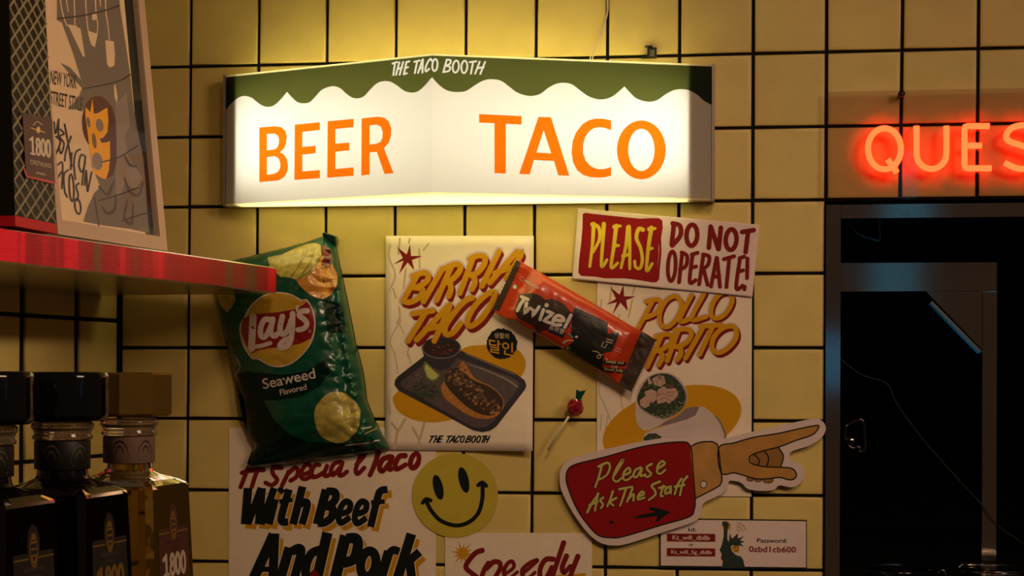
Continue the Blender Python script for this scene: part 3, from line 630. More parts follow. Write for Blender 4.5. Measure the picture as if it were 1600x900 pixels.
# -- pollo poster
mb, pr = paper('', '', '', [(933, 437), (1175, 439), (1174, 776), (932.5, 774)], lambda x, y: .0022, PINKP if False else PAPER)
tC, tD, t7, tP = T(880, 320, 5), T(880, 500, 5), T(880, 310, 2.194), T(980, 570, 6.925)
branch(pr, tD, [[(285,500),(280,570),(330,680),(370,790)], [(440,540),(450,600),(465,700)], [(540,560),(520,640)], [(330,860),(350,740)], [(300,740),(290,860)]], 1.4)
branch(pr, tC, [[(380,640),(360,760)], [(560,640),(540,700)], [(300,740),(285,860)], [(540,740),(510,880)], [(440,860),(420,900)]], 2.2)
pr.poly(MAROON, tC([(470,625),(476,715),(568,715),(492,745),(505,830),(447,765),(385,858),(418,762),(333,780),(412,735),(368,643),(440,702)]), 2)
PO = [[(306,352),(258,442)], [(284,353),(322,346),(335,362),(318,392),(284,408)], {'p': [(388,336),(355,348),(332,390),(333,430),(358,440),(388,412),(406,368)], 'c': True}, [(440,332),(398,418),(436,412)], [(485,322),(440,412),(490,405)],
 {'p': [(562,322),(532,332),(510,368),(508,402),(532,410),(562,388),(580,346)], 'c': True}]
RI = [[(765,130),(655,365)], [(725,130),(805,110),(850,130),(838,180),(770,230),(735,240)], [(755,240),(775,290),(745,350)], [(895,90),(812,318)], [(870,82),(950,70),(1000,92),(985,150),(940,190),(885,210)], [(910,205),(920,260),(888,312)], [(1085,70),(955,298)], [(1075,48),(1235,38)], [(1165,55),(1065,268)],
 {'p': [(1335,52),(1250,62),(1180,130),(1162,215),(1210,255),(1290,215),(1352,130)], 'c': True}]
pr.word(LILAC, PO, t7, 5.8, 1.5); pr.word(LILAC, RI, tD, 6.0, 1.5)
shadowed(pr, PO, t7, 3.7, (2.8, 3.4)); shadowed(pr, RI, tD, 3.9, (3.0, 4.4))
pr.poly(GOLD, ell(1050, 664, 112, 56, -17, 60), 1)
blk = mat('wrap_edge_ink', (.30, .22, .20), .7)
pr.poly(WRAPC, spline(tP([(95,360),(130,235),(200,145),(300,92),(430,82),(540,130),(620,220),(655,330),(632,430),(545,525),(420,605),(340,660),(200,715),(115,650),(88,540)]), 3, True), 3)
pr.poly(WRAPD, tP([(640,470),(700,455),(780,455),(770,540),(640,600),(330,670),(350,640),(540,560)]), 2.5)
pr.poly(blk, spline(tP([(112,400),(135,280),(220,150),(330,95),(480,105),(590,205),(648,330),(610,470),(490,560),(380,590),(250,545),(150,480)]), 3, True), 3.5)
pr.poly(LEAF1, spline(tP([(108,390),(135,285),(222,155),(330,100),(470,112),(578,212),(632,330),(596,465),(480,548),(380,574),(255,532),(155,465)]), 3, True), 4)
c0 = tP([(370, 330)])[0]
blobs(pr, [LEAF1, LEAF2, LEAF2, GREENH], c0[0], c0[1], 36, 31, 120, 1.2, 3.2, 4.4, 0, 31)
for a in (20, 35, 50, 65, 80, 95, 115):
    x, y = 365 + 235 * math.cos(math.radians(a)), 330 + 225 * math.sin(math.radians(a)); pr.stroke(LEAF3, tP([(x-30, y-10), (x, y+14), (x+28, y-12)]), .55, 7.2)
for pts, m in (([(190,290),(260,262),(320,290),(320,370),(280,415),(220,405),(195,350)], PINKM), ([(135,385),(185,345),(235,370),(245,440),(190,470),(140,440)], PINKM), ([(330,270),(400,230),(430,260),(520,250),(555,310),(520,370),(450,420),(420,400),(330,425),(320,380)], PINKM),
 ([(270,150),(340,110),(400,125),(415,200),(360,240),(290,215)], PINKM), ([(220,145),(240,140),(275,200),(230,215)], PINKM), ([(320,130),(350,108),(385,140),(350,165)], WRAPD), ([(420,205),(500,215),(515,245),(430,245)], MEAT[1]), ([(150,240),(200,220),(210,260),(160,262)], MEAT[1])): pr.poly(m, tP(pts), 7.5)
for l in ([(330,330),(390,310),(440,340),(500,330)], [(350,380),(410,360),(470,390)], [(240,390),(280,410)], [(310,170),(330,220)], [(390,150),(370,220)], [(430,300),(520,290)]): pr.stroke(PINKD, tP(l), .7, 8.2)
pr.poly(WRAPC, tP([(190,745),(310,690),(650,590),(740,545),(785,448),(840,458),(935,540),(1010,640),(1065,760),(1060,800),(900,830),(160,830)]), 5); pr.stroke(WRAPD, tP([(960,560),(1015,640),(1060,750),(1055,800)]), [1.2, 2.2], 5.4); pr.poly(LEAF1, tP([(175,790),(230,745),(310,740),(375,780),(340,820),(180,820)]), 5.6)
c0 = tP([(270, 785)])[0]; blobs(pr, [LEAF2, GREENH], c0[0], c0[1], 11, 4, 20, .8, 1.8, 6, 0, 41)
done('poster', 'cream poster lettered Pollo Burrito with a cut wrap, under the please do not operate notice', 'poster', mb, (1053, 775))
# -- do-not-operate notice
dN = lambda x, y: .0058 + .0011 * math.exp(-((x - 1037 + (y - 400) * .12) / 7) ** 2) + .0008 * math.sin(x / 37)
mb, pr = paper('', '', '', tC([(115,28),(1535,155),(1478,720),(70,580)]), dN, PINKP, 40)
pr.lim = 5
pr.poly(REDI, tC([(152,72),(175,62),(230,70),(400,88),(500,98),(600,108),(680,104),(745,104),(775,120),(778,180),(765,260),(768,380),(755,500),(750,580),(730,605),(690,606),(600,590),(480,575),(400,575),(330,575),(250,562),(140,555),(118,530),(125,420),(140,300),(150,180)]), 1)
pr.word(YELI, [[(238,150),(230,300),(208,482)], [(228,152),(278,180),(282,270),(232,372)], [(318,150),(308,300),(300,480),(342,430)], [(415,165),(395,330),(375,490),(425,455)], [(400,172),(445,165)], [(400,318),(432,318)], [(508,175),(490,320),(452,492)], [(512,172),(520,330),(520,500)], [(470,400),(520,385)],
 [(622,195),(590,190),(572,260),(605,340),(618,430),(600,495),(565,485),(558,440)], [(690,180),(665,340),(652,515),(695,460)], [(672,190),(718,185)], [(665,345),(695,340)]], tC, [3.4, 2.6, 2.2], 3)
pr.word(MAROON, [[(865,150),(848,310)], [(855,145),(912,165),(915,240),(852,318)], {'p': ell(1005, 238, 42, 82, 3, 16), 'c': True}, [(1152,170),(1138,335)], [(1155,175),(1212,345)], [(1232,180),(1215,345)], {'p': ell(1312, 272, 42, 80, 4, 16), 'c': True}, [(1398,212),(1488,198)], [(1445,210),(1425,370)]], tC, 3.7, 3)
pr.word(MAROON, [{'p': ell(848, 480, 30, 115, 3, 16), 'c': True}, [(930,375),(905,605)], [(925,372),(968,400),(960,475),(912,505)], [(1012,385),(988,600),(1035,588)], [(1005,388),(1050,375)], [(1000,492),(1038,482)], [(1095,395),(1062,622)], [(1092,388),(1140,405),(1130,470),(1082,505)], [(1095,495),(1128,625)], [(1198,415),(1155,638)], [(1202,415),(1225,640)], [(1172,565),(1220,555)],
 [(1255,425),(1335,402)], [(1298,412),(1275,642)], [(1382,415),(1352,648),(1402,632)], [(1378,418),(1415,405)], [(1370,522),(1405,512)], [(1440,420),(1436,572)], [(1418,640),(1416,660)]], tC, 3.1, 3)
done('notice', 'pink paper notice reading please do not operate, creased down the middle', 'notice', mb, (1035, 440))
# -- wifi sign
mb = MB(); t = T(1020, 800, 6.4)
slab(mb, INK, t([(70,62),(1541,80),(1541,575),(68,562)]), .0005, .0032)
pr = Print(mb, lambda x, y, o: P(x, y, .0032 + o)); pr.poly(PINKP, t([(80,74),(1532,92),(1532,555),(80,535)]), 1)
tt = lambda x, y: t([(x, y)])[0]
pr.text(INK, 'Id:', tt(356, 195), (12, .3), (0, -6.2), 3, .012)
cm = lambda x0, x1, y0, y1: t([(x0 + (10 if i % 2 else 0), y0 + (y1-y0)*i/8) for i in range(9)][::-1] + [(x1 - (10 if i % 2 else 0), y0 + 4 + (y1-y0)*i/8) for i in range(9)])
for y0, y1 in ((215, 295), (360, 442)): pr.poly(MAROON, cm(135, 630, y0, y1), 2)
pr.text(PINKP, 'Kt_wifi_db8b', tt(197, 284), (58.5, .8), (0, -8.2), 3, .012); pr.text(INK, 'or', tt(362, 342), (7.2, .2), (0, -4), 3, .01); pr.text(PINKP, 'Kt_wifi_5g_db8b', tt(185, 430), (63, .8), (0, -8), 3, .012)
pr.text(INK, 'Password:', tt(1042, 306), (47, .5), (0, -6.8), 3, .014); pr.text(MAROON, '0zbd1cb600', tt(962, 400), (73.5, 1), (0, -9.4), 3, .02)
STG = mat('statue_green_ink', (.012, .03, .022), .65)
pr.poly(GOLD, t(ell(738, 140, 43, 48)), 2); pr.poly(STG, t([(693,100),(715,90),(750,105),(765,125),(748,170),(745,270),(760,300),(770,210),(790,265),(800,262),(852,210),(848,265),(915,240),(870,285),(922,295),(875,312),(910,345),(865,335),(835,345),(800,330),(780,345),(790,390),(830,430),(880,445),(905,480),(922,560),(690,560),(700,490),(680,465),(690,420),(668,380),(690,330),(708,250),(710,150),(695,130)]), 3)
pr.poly(STG, t(ell(722, 120, 26, 28)), 3.4); pr.poly(GOLD, t([(790,345),(835,340),(862,335),(865,380),(850,400),(830,405),(800,390)]), 4)
for l in ([(800,350),(830,352)], [(845,350),(860,348)], [(828,390),(850,386)]): pr.stroke(STG, t(l), .6, 5)
for r in (30, 62, 95): pr.stroke(TANI, t([(838 + r*math.cos(a), 205 - r*math.sin(a)) for a in (1.5, 1.1, .7, .3)]), 1.3, 3)
done('wifi_sign', 'small pink wifi password sign with black border and green crowned statue', 'sign', mb, (1145, 890))
# -- pointing-hand board
mb = MB(); t = T(860, 640, 3.462); t5 = T(870, 680, 5); t6 = T(1060, 640, 6.43)
outl = spline(t([(50,390),(57,325),(95,275),(200,240),(380,195),(600,155),(735,152),(800,142),(880,140),(945,155),(1050,130),(1250,85),(1420,50),(1468,60),(1490,100),(1468,150),(1400,195),(1302,228),(1302,276),(1345,287),(1374,335),(1358,390),(1308,420),(1240,410),(1210,433),(1150,440),(1070,430),(1030,395),(970,385),(958,420),(915,462),(828,507),(818,555),(780,605),(600,667),(420,725),(340,735),(270,720),(200,665),(120,555),(65,450)]), 4, True)
slab(mb, FOAM, outl, .0062, .0112); pr = Print(mb, lambda x, y, o: P(x, y, .0112 + o))
SKIN = mat('hand_ink', (.42, .20, .035), .65, var=.12, vscale=40); SKIND = mat('hand_ink_brown', (.27, .12, .018), .65); CUFF = mat('cuff_ink', (.44, .22, .05), .65, var=.14, vscale=45)
pr.poly(REDI, spline(t([(85,370),(95,325),(140,295),(300,255),(500,200),(690,175),(757,198),(772,340),(783,480),(778,540),(750,580),(600,625),(400,685),(330,693),(260,680),(200,620),(140,530),(95,420)]), 4, True), 1)
pr.poly(CUFF, t6([(120,375),(170,345),(240,325),(330,322),(370,335),(400,375),(420,550),(437,690),(425,745),(380,785),(165,895),(140,640)]), 1.2)
hand = spline(t6([(405,382),(560,335),(760,278),(1000,240),(1200,195),(1390,158),(1408,180),(1380,225),(1320,265),(1180,310),(1020,372),(860,412),(740,455),(712,495),(745,545),(880,575),(1090,582),(1160,605),(1187,655),(1165,695),(1110,705),(1020,682),(900,695),(780,695),(680,668),(560,635),(430,636)]), 4, True)
inner = t6([(745,455),(860,412),(1005,380),(1050,450),(1050,510),(1025,575),(880,575),(750,545),(715,495)])
pr.poly(SKIND, inner, 1.1); pr.poly(SKIN, hand, 1.3)
for e in (ell(722, 695, 36, 24), ell(800, 702, 36, 24), ell(900, 710, 52, 28)): pr.poly(SKIND, t6(e), 1.05); pr.stroke(INK, t6(e), .55, 1.15, closed=True)
LN = 1.05
for l, cl in ((t([(85,370),(95,325),(140,295),(300,255),(500,200),(690,175),(757,198),(772,340),(783,480),(778,540),(750,580),(600,625),(400,685),(330,693),(260,680),(200,620),(140,530),(95,420)]), True),
  (t6([(120,375),(170,345),(240,325),(330,322),(370,335),(400,375),(420,550),(437,690),(425,745),(380,785),(165,895)]), False), (t6([(1005,380),(1050,450),(1050,510),(1025,575)]), False), (t6([(765,450),(812,510),(800,552)]), False), (t6([(860,412),(905,480),(890,568)]), False)): pr.stroke(INK, l, LN, 2, closed=cl)
pr.stroke(INK, hand, LN, 2, smooth=False, closed=True)
bt = t6(ell(253, 752, 32, 35)); pr.poly(FOAM, bt, 2.2); pr.stroke(INK, bt, .6, 2.4, closed=True)
STF = [[(352,232),(330,320),(300,405)], [(325,245),(395,215),(415,250),(390,310),(335,345)], [(450,310),(515,205),(505,200),(462,270),(440,340),(470,362),(505,335)], [(520,312),(572,290),(562,255),(525,290),(520,340),(550,350),(590,318)], [(655,252),(612,275),(600,318),(625,325),(662,262)], [(665,262),(655,318),(690,305)], [(740,225),(702,250),(718,280),(738,300),(712,325),(685,315)], [(785,262),(842,225),(822,203),(788,240),(785,290),(812,300),(848,270)],
 [(238,602),(275,530),(325,460)], [(322,455),(310,520),(298,590)], [(255,545),(320,520)], [(362,488),(340,508),(360,540),(345,570)], [(438,438),(418,500),(395,555)], [(465,490),(418,520),(442,550)], [(488,422),(590,402)], [(542,412),(520,480),(495,550)], [(590,420),(570,470),(548,522)], [(562,495),(600,460),(598,512)], [(632,482),(680,460),(668,440),(640,465),(635,502),(685,488)],
 [(805,362),(742,392),(765,430),(770,465),(718,506)], [(832,395),(812,470),(830,475)], [(800,412),(850,400)], [(890,400),(852,420),(850,458),(880,440),(892,405),(890,455)], [(975,340),(945,385),(920,462)], [(1020,322),(985,370),(962,470)], [(922,402),(1000,388)]]
pr.word(INK, STF, t5, [3.1, 2.7], 2); pr.word(mat('straw_ink', (.52, .43, .10), .65), STF, t5, [2.0, 1.6], 4)
pr.poly(INK, t5([(590,652),(640,625),(770,600),(720,578),(728,560),(770,565),(850,588),(890,602),(840,630),(795,672),(768,675),(790,632),(640,648)]), 2); pr.poly(INK, t5(ell(428, 680, 18, 12)), 2)
done('pointing_hand_sign', 'cut-out pointing hand board with red sleeve reading Please Ask The Staff', 'sign', mb, (960, 850))
# ------------------------------------------------------------------ bag of chips
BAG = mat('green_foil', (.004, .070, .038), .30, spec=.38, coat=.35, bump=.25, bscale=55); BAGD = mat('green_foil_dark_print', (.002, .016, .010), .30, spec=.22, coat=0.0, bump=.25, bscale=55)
fo = lambda n, c, **k: mat(n, c, .30, spec=.5, coat=.4, bump=.2, bscale=60, **k)
FW, FR_, FY, FCH, FOR, FMA = fo('foil_white_print', (.60, .50, .46)), fo('foil_red_print', (.22, .008, .010)), fo('foil_yellow_print', (.50, .30, .03), var=.15, vscale=25), fo('foil_chip_print', (.44, .36, .08), var=.22, vscale=120), fo('foil_orange_print', (.52, .22, .03), var=.15, vscale=70), fo('foil_maroon_print', (.12, .02, .012))
FCD = fo('foil_chip_edge_print', (.20, .15, .03))
top = [(334, 414)]; z = dens([(350, 410), (395, 399), (448, 386.5), (470, 380)], 2.2)
top += [(x, y + (1.1 if i % 2 else -.9)) for i, (x, y) in enumerate(z)] + [(490, 374), (505, 369), (503.5, 364), (507, 363), (522, 368)]
rightb = [(522, 368), (525, 385), (528, 402), (531, 418), (535, 436), (543, 475), (552, 520), (554, 532), (561, 558), (566, 578), (570, 605), (572, 624), (577, 638), (584, 654), (593, 672), (602, 690), (607, 703)]
botb = [(387, 732), (400, 731), (430, 727), (470, 724), (520, 716), (550, 712.5), (580, 707), (607, 703)]
leftb = [(334, 414), (332, 432), (335, 455), (340, 484), (348, 520), (358, 556), (366, 588), (376, 624), (381, 650), (386, 678), (396, 696), (391, 712), (387, 732)]
bagout = leftb[:-1] + botb[:-1] + rightb[::-1][:-1] + [(505, 369), (470, 380), (395, 399)]
def dBag(x, y):
    s = segdist(x, y, bagout); t = min(1, s / 78.0); h = .050 * math.sqrt(max(0, 1 - (1 - t) ** 2)) * (1 - .35 * smooth01((430 - y) / 70)) * (1 - .3 * smooth01((y - 640) / 80))
    k = smooth01(s / 16)
    cx = 508 + (y - 400) * .155                         # the long crease down the right side
    h += k * (-.0035 * math.exp(-((x - cx) / 7) ** 2) + .0028 * math.exp(-((x - cx - 13) / 8) ** 2))
    rgt = smooth01((x - (470 + (y - 400) * .2)) / 50)
    h += k * (.0022 + .0055 * rgt) * (abs(noise.noise(Vector((x / 26, y / 19, 3)))) - .25)
    h += k * .0016 * noise.noise(Vector((x / 60 + y / 90, y / 34, 9)))
    h += k * .0036 * rgt * noise.noise(Vector((x / 11, y / 9, 5)))
    b = smooth01((y - 655) / 50); h += k * b * .0030 * math.sin((x * .35 + y) / 6.0)
    return .0070 + max(0, h)
g = coons(top, botb, leftb, rightb, 130, 150)
mb = MB(); sheet_grid(mb, BAG, g, dBag, back=.0040)
pr = Print(mb, lambda x, y, o: P(x, y, dBag(x, y) + .00035 + o), 4.5, .00018); pr.sub = .12
tG, tH, tL = T(300, 340, 5), T(300, 520, 5), T(360, 445, 6.427)
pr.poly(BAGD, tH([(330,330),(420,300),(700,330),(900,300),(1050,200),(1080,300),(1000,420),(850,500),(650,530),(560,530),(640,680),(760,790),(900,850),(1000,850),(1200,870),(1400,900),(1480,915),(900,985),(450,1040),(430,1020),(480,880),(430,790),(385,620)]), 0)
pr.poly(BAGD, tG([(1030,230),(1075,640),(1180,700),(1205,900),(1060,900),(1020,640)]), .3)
pr.poly(FCH, tG([(590,312),(640,300),(700,290),(800,240),(900,205),(960,197),(1005,212),(1010,290),(960,400),(880,470),(830,490),(760,468),(690,462),(605,380)]), 1)
for l in ([(875,260),(830,380),(775,465)], [(905,250),(860,340),(850,360)], [(960,240),(930,340),(860,440)], [(1000,290),(940,400),(830,480)]): pr.stroke(FCD, tG(l), [.6, 1.1], 1.6)
pr.poly(FOR, spline(tG([(812,478),(880,470),(960,400),(1015,300),(1060,330),(1105,385),(1135,450),(1125,545),(1065,615),(1000,635),(920,600),(855,545)]), 3, True), 1); pr.poly(FMA, tG([(1012,212),(1075,235),(1105,330),(1070,390),(1005,405),(985,360),(1012,290)]), 1.4)
pr.poly(FCH, tG([(198,600),(330,600),(340,640),(312,700),(272,742),(225,690)]), 1)
lay = [(480,72),(600,88),(690,135),(720,150),(772,148),(830,250),(855,380),(845,490),(810,590),(730,700),(620,790),(500,828),(400,815),(330,780),(270,748),(210,738),(130,620),(95,500),(95,400),(140,320),(200,210),(300,120),(400,80)]
lay = spline(lay, 3, True); pr.poly(FW, tL(lay), 1); pr.poly(FY, tL([(475 + (x - 475) * .965, 450 + (y - 450) * .965) for x, y in lay]), 2)
pr.poly(FR_, tL([(130,335),(200,305),(280,291),(400,283),(500,272),(650,245),(730,203),(764,170),(800,205),(825,260),(842,380),(832,470),(806,540),(700,592),(550,620),(400,635),(280,655),(220,688),(155,600),(112,480),(110,400)]), 3)
pr.word(FW, [{'p': [(228,325),(220,470),(212,640)], 'h': [5.6, 5.4]}, {'p': [(215,628),(310,612),(400,585)], 'h': 3.3}, [(398,350),(345,350),(310,410),(302,490),(330,528),(370,495),(412,400)], [(425,345),(405,470),(440,515),(475,490)], [(522,318),(498,440),(525,498),(575,455),(612,350)], [(625,290),(618,480),(590,590),(530,632),(495,622),(525,570),(610,530)],
  {'p': [(674,220),(665,262)], 'h': [2.6, 1.4]}, [(770,262),(712,268),(692,308),(745,350),(768,395),(735,440),(680,452)]], tL, [4.4, 4.1], 4)
pr2 = Print(mb, pr.mp, None, .00022)
pr2.text(FW, 'Seaweed', (411.5, 608.5), (82, -17.5), (-2.8, -16.5), 2, .012); pr2.text(FW, 'Flavored', (438, 618), (41.5, -9.5), (-1.6, -9), 2, .012)
pr2.text(FW, 'R', (483.2, 518.8), (1.8, -.3), (0, -2.2), 5); pr2.stroke(FW, ell(484, 517.5, 2.0, 2.2, 0, 16), .25, 5, closed=True)
pr.poly(FCH, spline(tH([(955,620),(985,550),(1040,490),(1110,460),(1190,470),(1260,520),(1310,590),(1315,630),(1300,740),(1260,800),(1200,850),(1130,862),(1060,840),(1000,800),(965,720)]), 3, True), 1)
sd = fo('foil_speck_print', (.10, .06, .015)); blobs(pr, [sd, FCD], 527, 652, 32, 36, 40, .35, .9, 2, 0, 51)
pr.stroke(FW, tH([(295,190),(320,170),(350,200),(375,250),(360,300),(330,335)]), [.3, .7], 2); pr.stroke(FW, tH([(322,200),(345,255)]), .5, 2); pr.stroke(FW, tH([(345,195),(365,250)]), .5, 2)
for l in ([(1395,862),(1430,845),(1465,840)], [(1330,750),(1400,735)], [(1350,790),(1445,745)], [(1200,880),(1380,860)]): pr.stroke(FW if l[0][0] != 1350 else FCH, tH(l), .8, 2)
q = P(497, 703); bag = tag(link('chip_bag', mb, None, (q.x, 0, q.z)), 'dark green foil bag of seaweed potato chips stuck on the tiles', 'chip bag')

# ------------------------------------------------------------------ candy pouch
CR = mat('orange_red_wrapper', (.50, .040, .008), .34, spec=.5, coat=.3, bump=.2, bscale=50); CBR = mat('brown_seal_print', (.040, .022, .012), .45); CBK = mat('black_wrapper_print', (.012, .011, .010), .42)
CWH = mat('wrapper_white_print', (.66, .56, .50), .45); CBL = mat('wrapper_navy_print', (.012, .022, .05), .4); CTE = mat('wrapper_teal_print', (.05, .36, .30), .4); CYE = mat('wrapper_cream_print', (.66, .56, .28), .4)
t4, tK, tM = T(770, 390, 3.914), T(770, 400, 6.925), T(880, 480, 6.43)
z = dens([(806.5, 406.5), (770.5, 483)], 2.6); left = [(x + (.7 if i % 2 else -.7), y) for i, (x, y) in enumerate(z)]
z = dens([(1025, 531), (986.5, 612)], 2.6); right = [(x + (.8 if i % 2 else -.6), y) for i, (x, y) in enumerate(z)]
ctop = [left[0], (812, 407), (819, 412), (836, 421), (880, 446.5), (933, 477), (980, 505), (1013, 523), right[0]]
cbot = [left[-1], (776, 490), (793, 498.6), (808, 499), (813, 505), (850, 528), (900, 558), (950, 589), right[-1]]
cout = [(806.5, 406.5), (819, 412), (933, 477), (1025, 531), (986.5, 612), (950, 589), (850, 528), (793, 498.6), (770.5, 483)]
def dCan(x, y):
    u = ((x - 806) * 218 + (y - 406) * 124) / (251 ** 2); s = segdist(x, y, cout); e = smooth01((u - .10) / .12) * smooth01((.93 - u) / .10)
    t = min(1, s / 34.0); h = .017 * math.sqrt(max(0, 1 - (1 - t) ** 2)) * e
    h += smooth01(s / 8) * (.0012 * noise.noise(Vector((x / 24, y / 24, 1))) + .0010 * abs(noise.noise(Vector((x / 13, y / 17, 7)))) * (1.6 - e))
    return .0215 + h - .006 * smooth01((.2 - u) / .2)
mb = MB(); sheet_grid(mb, CR, coons(ctop, cbot, left, right, 110, 50), dCan, back=lambda x, y: dCan(x, y) * .0 + .0185 - .006 * smooth01((.25 - ((x - 806) * 218 + (y - 406) * 124) / (251 ** 2)) / .2))
pr = Print(mb, lambda x, y, o: P(x, y, dCan(x, y) + .0003 + o), 4.0, .00012)
pr.poly(CBR, left + [(780, 486.5), (814, 412), (810, 408)], 0); pr.poly(CBR, [(1002, 517.5), right[0]] + right[1:] + [(967, 600)], 0)
pr.poly(CBR, tK([(300,425),(360,405),(440,402),(510,425),(565,472),(640,462),(720,490),(790,540),(835,600),(860,630),(835,720),(830,770),(770,810),(640,800),(560,800),(480,835),(465,790),(430,750),(330,700),(265,665),(240,600),(250,540)]), 1)
pr.poly(CBK, tM([(110,10),(130,0),(450,155),(445,260),(390,390),(410,480),(400,540),(388,640),(250,575),(100,490),(0,425),(60,380),(110,340),(75,270),(90,120)]), 1)
pr.poly(CBK, tM([(440,270),(560,250),(545,320),(490,445),(410,460),(385,395)]), 1.2); pr.stroke(CTE, tM([(515,265),(535,250)]), 2.2, 3, rc=False); pr.stroke(CWH, tM([(405,350),(382,392),(420,408),(440,370)]), .5, 3, smooth=False); pr.stroke(TANI, tM([(440,320),(500,335)]), .8, 3); pr.stroke(TANI, tM([(430,345),(490,360)]), .8, 3)
pr.stroke(CYE, tM([(295,440),(345,450),(375,480),(370,510),(345,510),(345,485),(400,478)]), .5, 3); pr.stroke(CWH, tM([(0,360),(40,335),(110,335)]), [1.6, .4], 3); pr.stroke(CTE, tM([(60,270),(95,300)]), 1.2, 3); pr.poly(CWH, tM(ell(133, 298, 15, 13)), 3)
pr.stroke(CWH, tM([(35,425),(50,400)]), .9, 3); pr.stroke(CTE, tM([(60,430),(70,405)]), .7, 3)
TW = [[(310,440),(380,470)], [(345,460),(300,520),(265,590)], [(365,510),(350,590),(345,625),(400,560),(440,590),(430,655),(500,550)], [(548,582),(510,690)], [(590,600),(655,620),(550,700),(620,725)], [(660,690),(760,700),(755,665),(700,645),(655,690),(660,740),(735,745)], [(845,640),(780,770)]]
TWs = [{'p': s, 's': False} for s in TW[:5]] + [TW[5]] + TW[6:]
pr.word(CBL, TWs, tK, 4.5, 3); pr.poly(CWH, tK(ell(582, 532, 23, 23)), 4)
pr.word(CWH, TWs, tK, [2.75, 2.55], 5)
prx = Print(mb, pr.mp, None, .00014)
fr = lambda a: (tK([a])[0])
ux, uy = .872, .49                                     # along the pouch
pr.stroke(CBL, [fr((610, 790)), fr((775, 860))], 4.2, 3, rc=False)
prx.text(CWH, '트위젤', fr((600, 795)), (26 * ux, 26 * uy * .62), (3.6, -8.2), 6, .012)
prx.text(CWH, 'PEACH', fr((345, 282)), (24 * ux, 24 * uy), (1.4, -4.0), 6, .014); prx.stroke(CWH, tK([(300,260),(290,240),(310,222),(335,240),(325,270),(300,260)]), .25, 6)
prx.text(CYE, 'Sweet and', tM([(425, 560)])[0], (28, 2.4), (1, -6), 6, .014); prx.text(CYE, 'Cola', tM([(478, 612)])[0], (10, .5), (1.4, -5), 6, .012); prx.text(CYE, 'Sliced Jelly', tM([(405, 640)])[0], (30, 3.2), (1, -5.6), 6, .014)
for (a, b) in (((425,570),(612,585)), ((410,640),(605,660))): pr.stroke(CBK, tM([(a[0], a[1]-16), (b[0], b[1]-16)]), 3.4, 3)
prx.text(CWH, 'Cola', tM([(530, 412)])[0], (7.5, 3.2), (.6, -2.4), 6); prx.text(CWH, 'Flavor', tM([(518, 440)])[0], (9, 3.6), (.6, -2.2), 6)
pr.poly(CWH, tM([(428,518),(436,500),(442,520)]), 3); pr.poly(CTE, ell(*tK([(238, 332)])[0], 3.4, 3.9), 2); pr.poly(CWH, ell(*tK([(238, 336)])[0], 2.8, 3.0), 3)
q = P(880, 560); pouch = tag(link('candy_pouch', mb, None, (q.x, 0, q.z)), 'tilted orange-red candy pouch with brown ends between the two taco posters', 'candy pouch')

# ------------------------------------------------------------------ lollipop
q = P(886, 700); lp = thing('lollipop', 'small red wrapped lollipop on a pale stick stuck on the tiles', 'lollipop', (q.x, 0, q.z)); bq = (q.x, 0, q.z)
tl_ = T(840, 590, 6.43); S1 = lambda x, y, d: P(*tl_([(x, y)])[0], d)
m = MB(); m.tube([S1(104, 728, .020), S1(240, 500, .022), S1(315, 390, .022)], .0016, mat('stick_paper', (.72, .62, .42), .6), 10); link('stick', m, lp, bq)
cen = S1(378, 300, .020); m = MB(); FOILR = mat('red_foil', (.34, .012, .03), .22, .35, coat=.5)
rg_ = []
for i in range(13):
    th = math.pi * i / 12; ring_ = []
    for k in range(22):
        ph = 2 * math.pi * k / 22; v = Vector((math.sin(th)*math.cos(ph), math.sin(th)*math.sin(ph), math.cos(th))); r_ = .0112 * (1 + .28 * (noise.noise(v * 3.1) + .4 * noise.noise(v * 8)))
        ring_.append(cen + v * max(.002, r_))
    rg_.append(ring_)
m.loft(rg_, FOILR, True, False); link('candy', m, lp, bq)
m = MB(); a, b = S1(405, 235, .021), S1(440, 130, .023)
rg_ = []
for i in range(6):
    f = i / 5; c = a.lerp(b, f); ring_ = []
    for k in range(10):
        ph = 6.283 * k / 10; r_ = (.0035 + .0030 * f) * (1 + .3 * noise.noise(Vector((k, i, 2.3)))); ring_.append(c + Vector((math.cos(ph), .55 * math.sin(ph), .2 * math.cos(ph * 2))) * r_)
    rg_.append(ring_)
m.loft(rg_, mat('green_foil_tuft', (.006, .10, .055), .25, .3), True, False); link('wrapper_tuft', m, lp, bq)
# ------------------------------------------------------------------ small things above the light box
m = MB(); q = P(1010, 92)
cam_ = T(840, 0, 5.926); pp = lambda x, y, d: P(*cam_([(x, y)])[0], d)
ck = thing('cable_clip', 'small black clip on the grout line above the light box', 'clip', (q.x, 0, q.z)); bq = (q.x, 0, q.z)
def px_box(m, x0, y0, x1, y1, d0, d1, mt, tr):
    a, b = P(*tr([(x0, y0)])[0], d1), P(*tr([(x1, y1)])[0], d1); m.box((a.x, -d1, b.z), (b.x, -d0, a.z), mt)
px_box(m, 1015, 440, 1100, 520, .0002, .012, BLACKM, cam_); px_box(m, 1040, 462, 1082, 512, .0125, .016, mat('grey_plastic', (.09, .08, .06), .4), cam_); link('body', m, ck, bq)
m = MB(); px_box(m, 992, 422, 1064, 431, .002, .010, BLACKM, cam_); px_box(m, 1058, 431, 1064, 441, .002, .010, BLACKM, cam_); px_box(m, 960, 522, 1100, 534, .0002, .006, BLACKM, cam_); link('hook', m, ck, bq)
WIREM = mat('cream_cable', (.62, .52, .32), .5); m = MB()
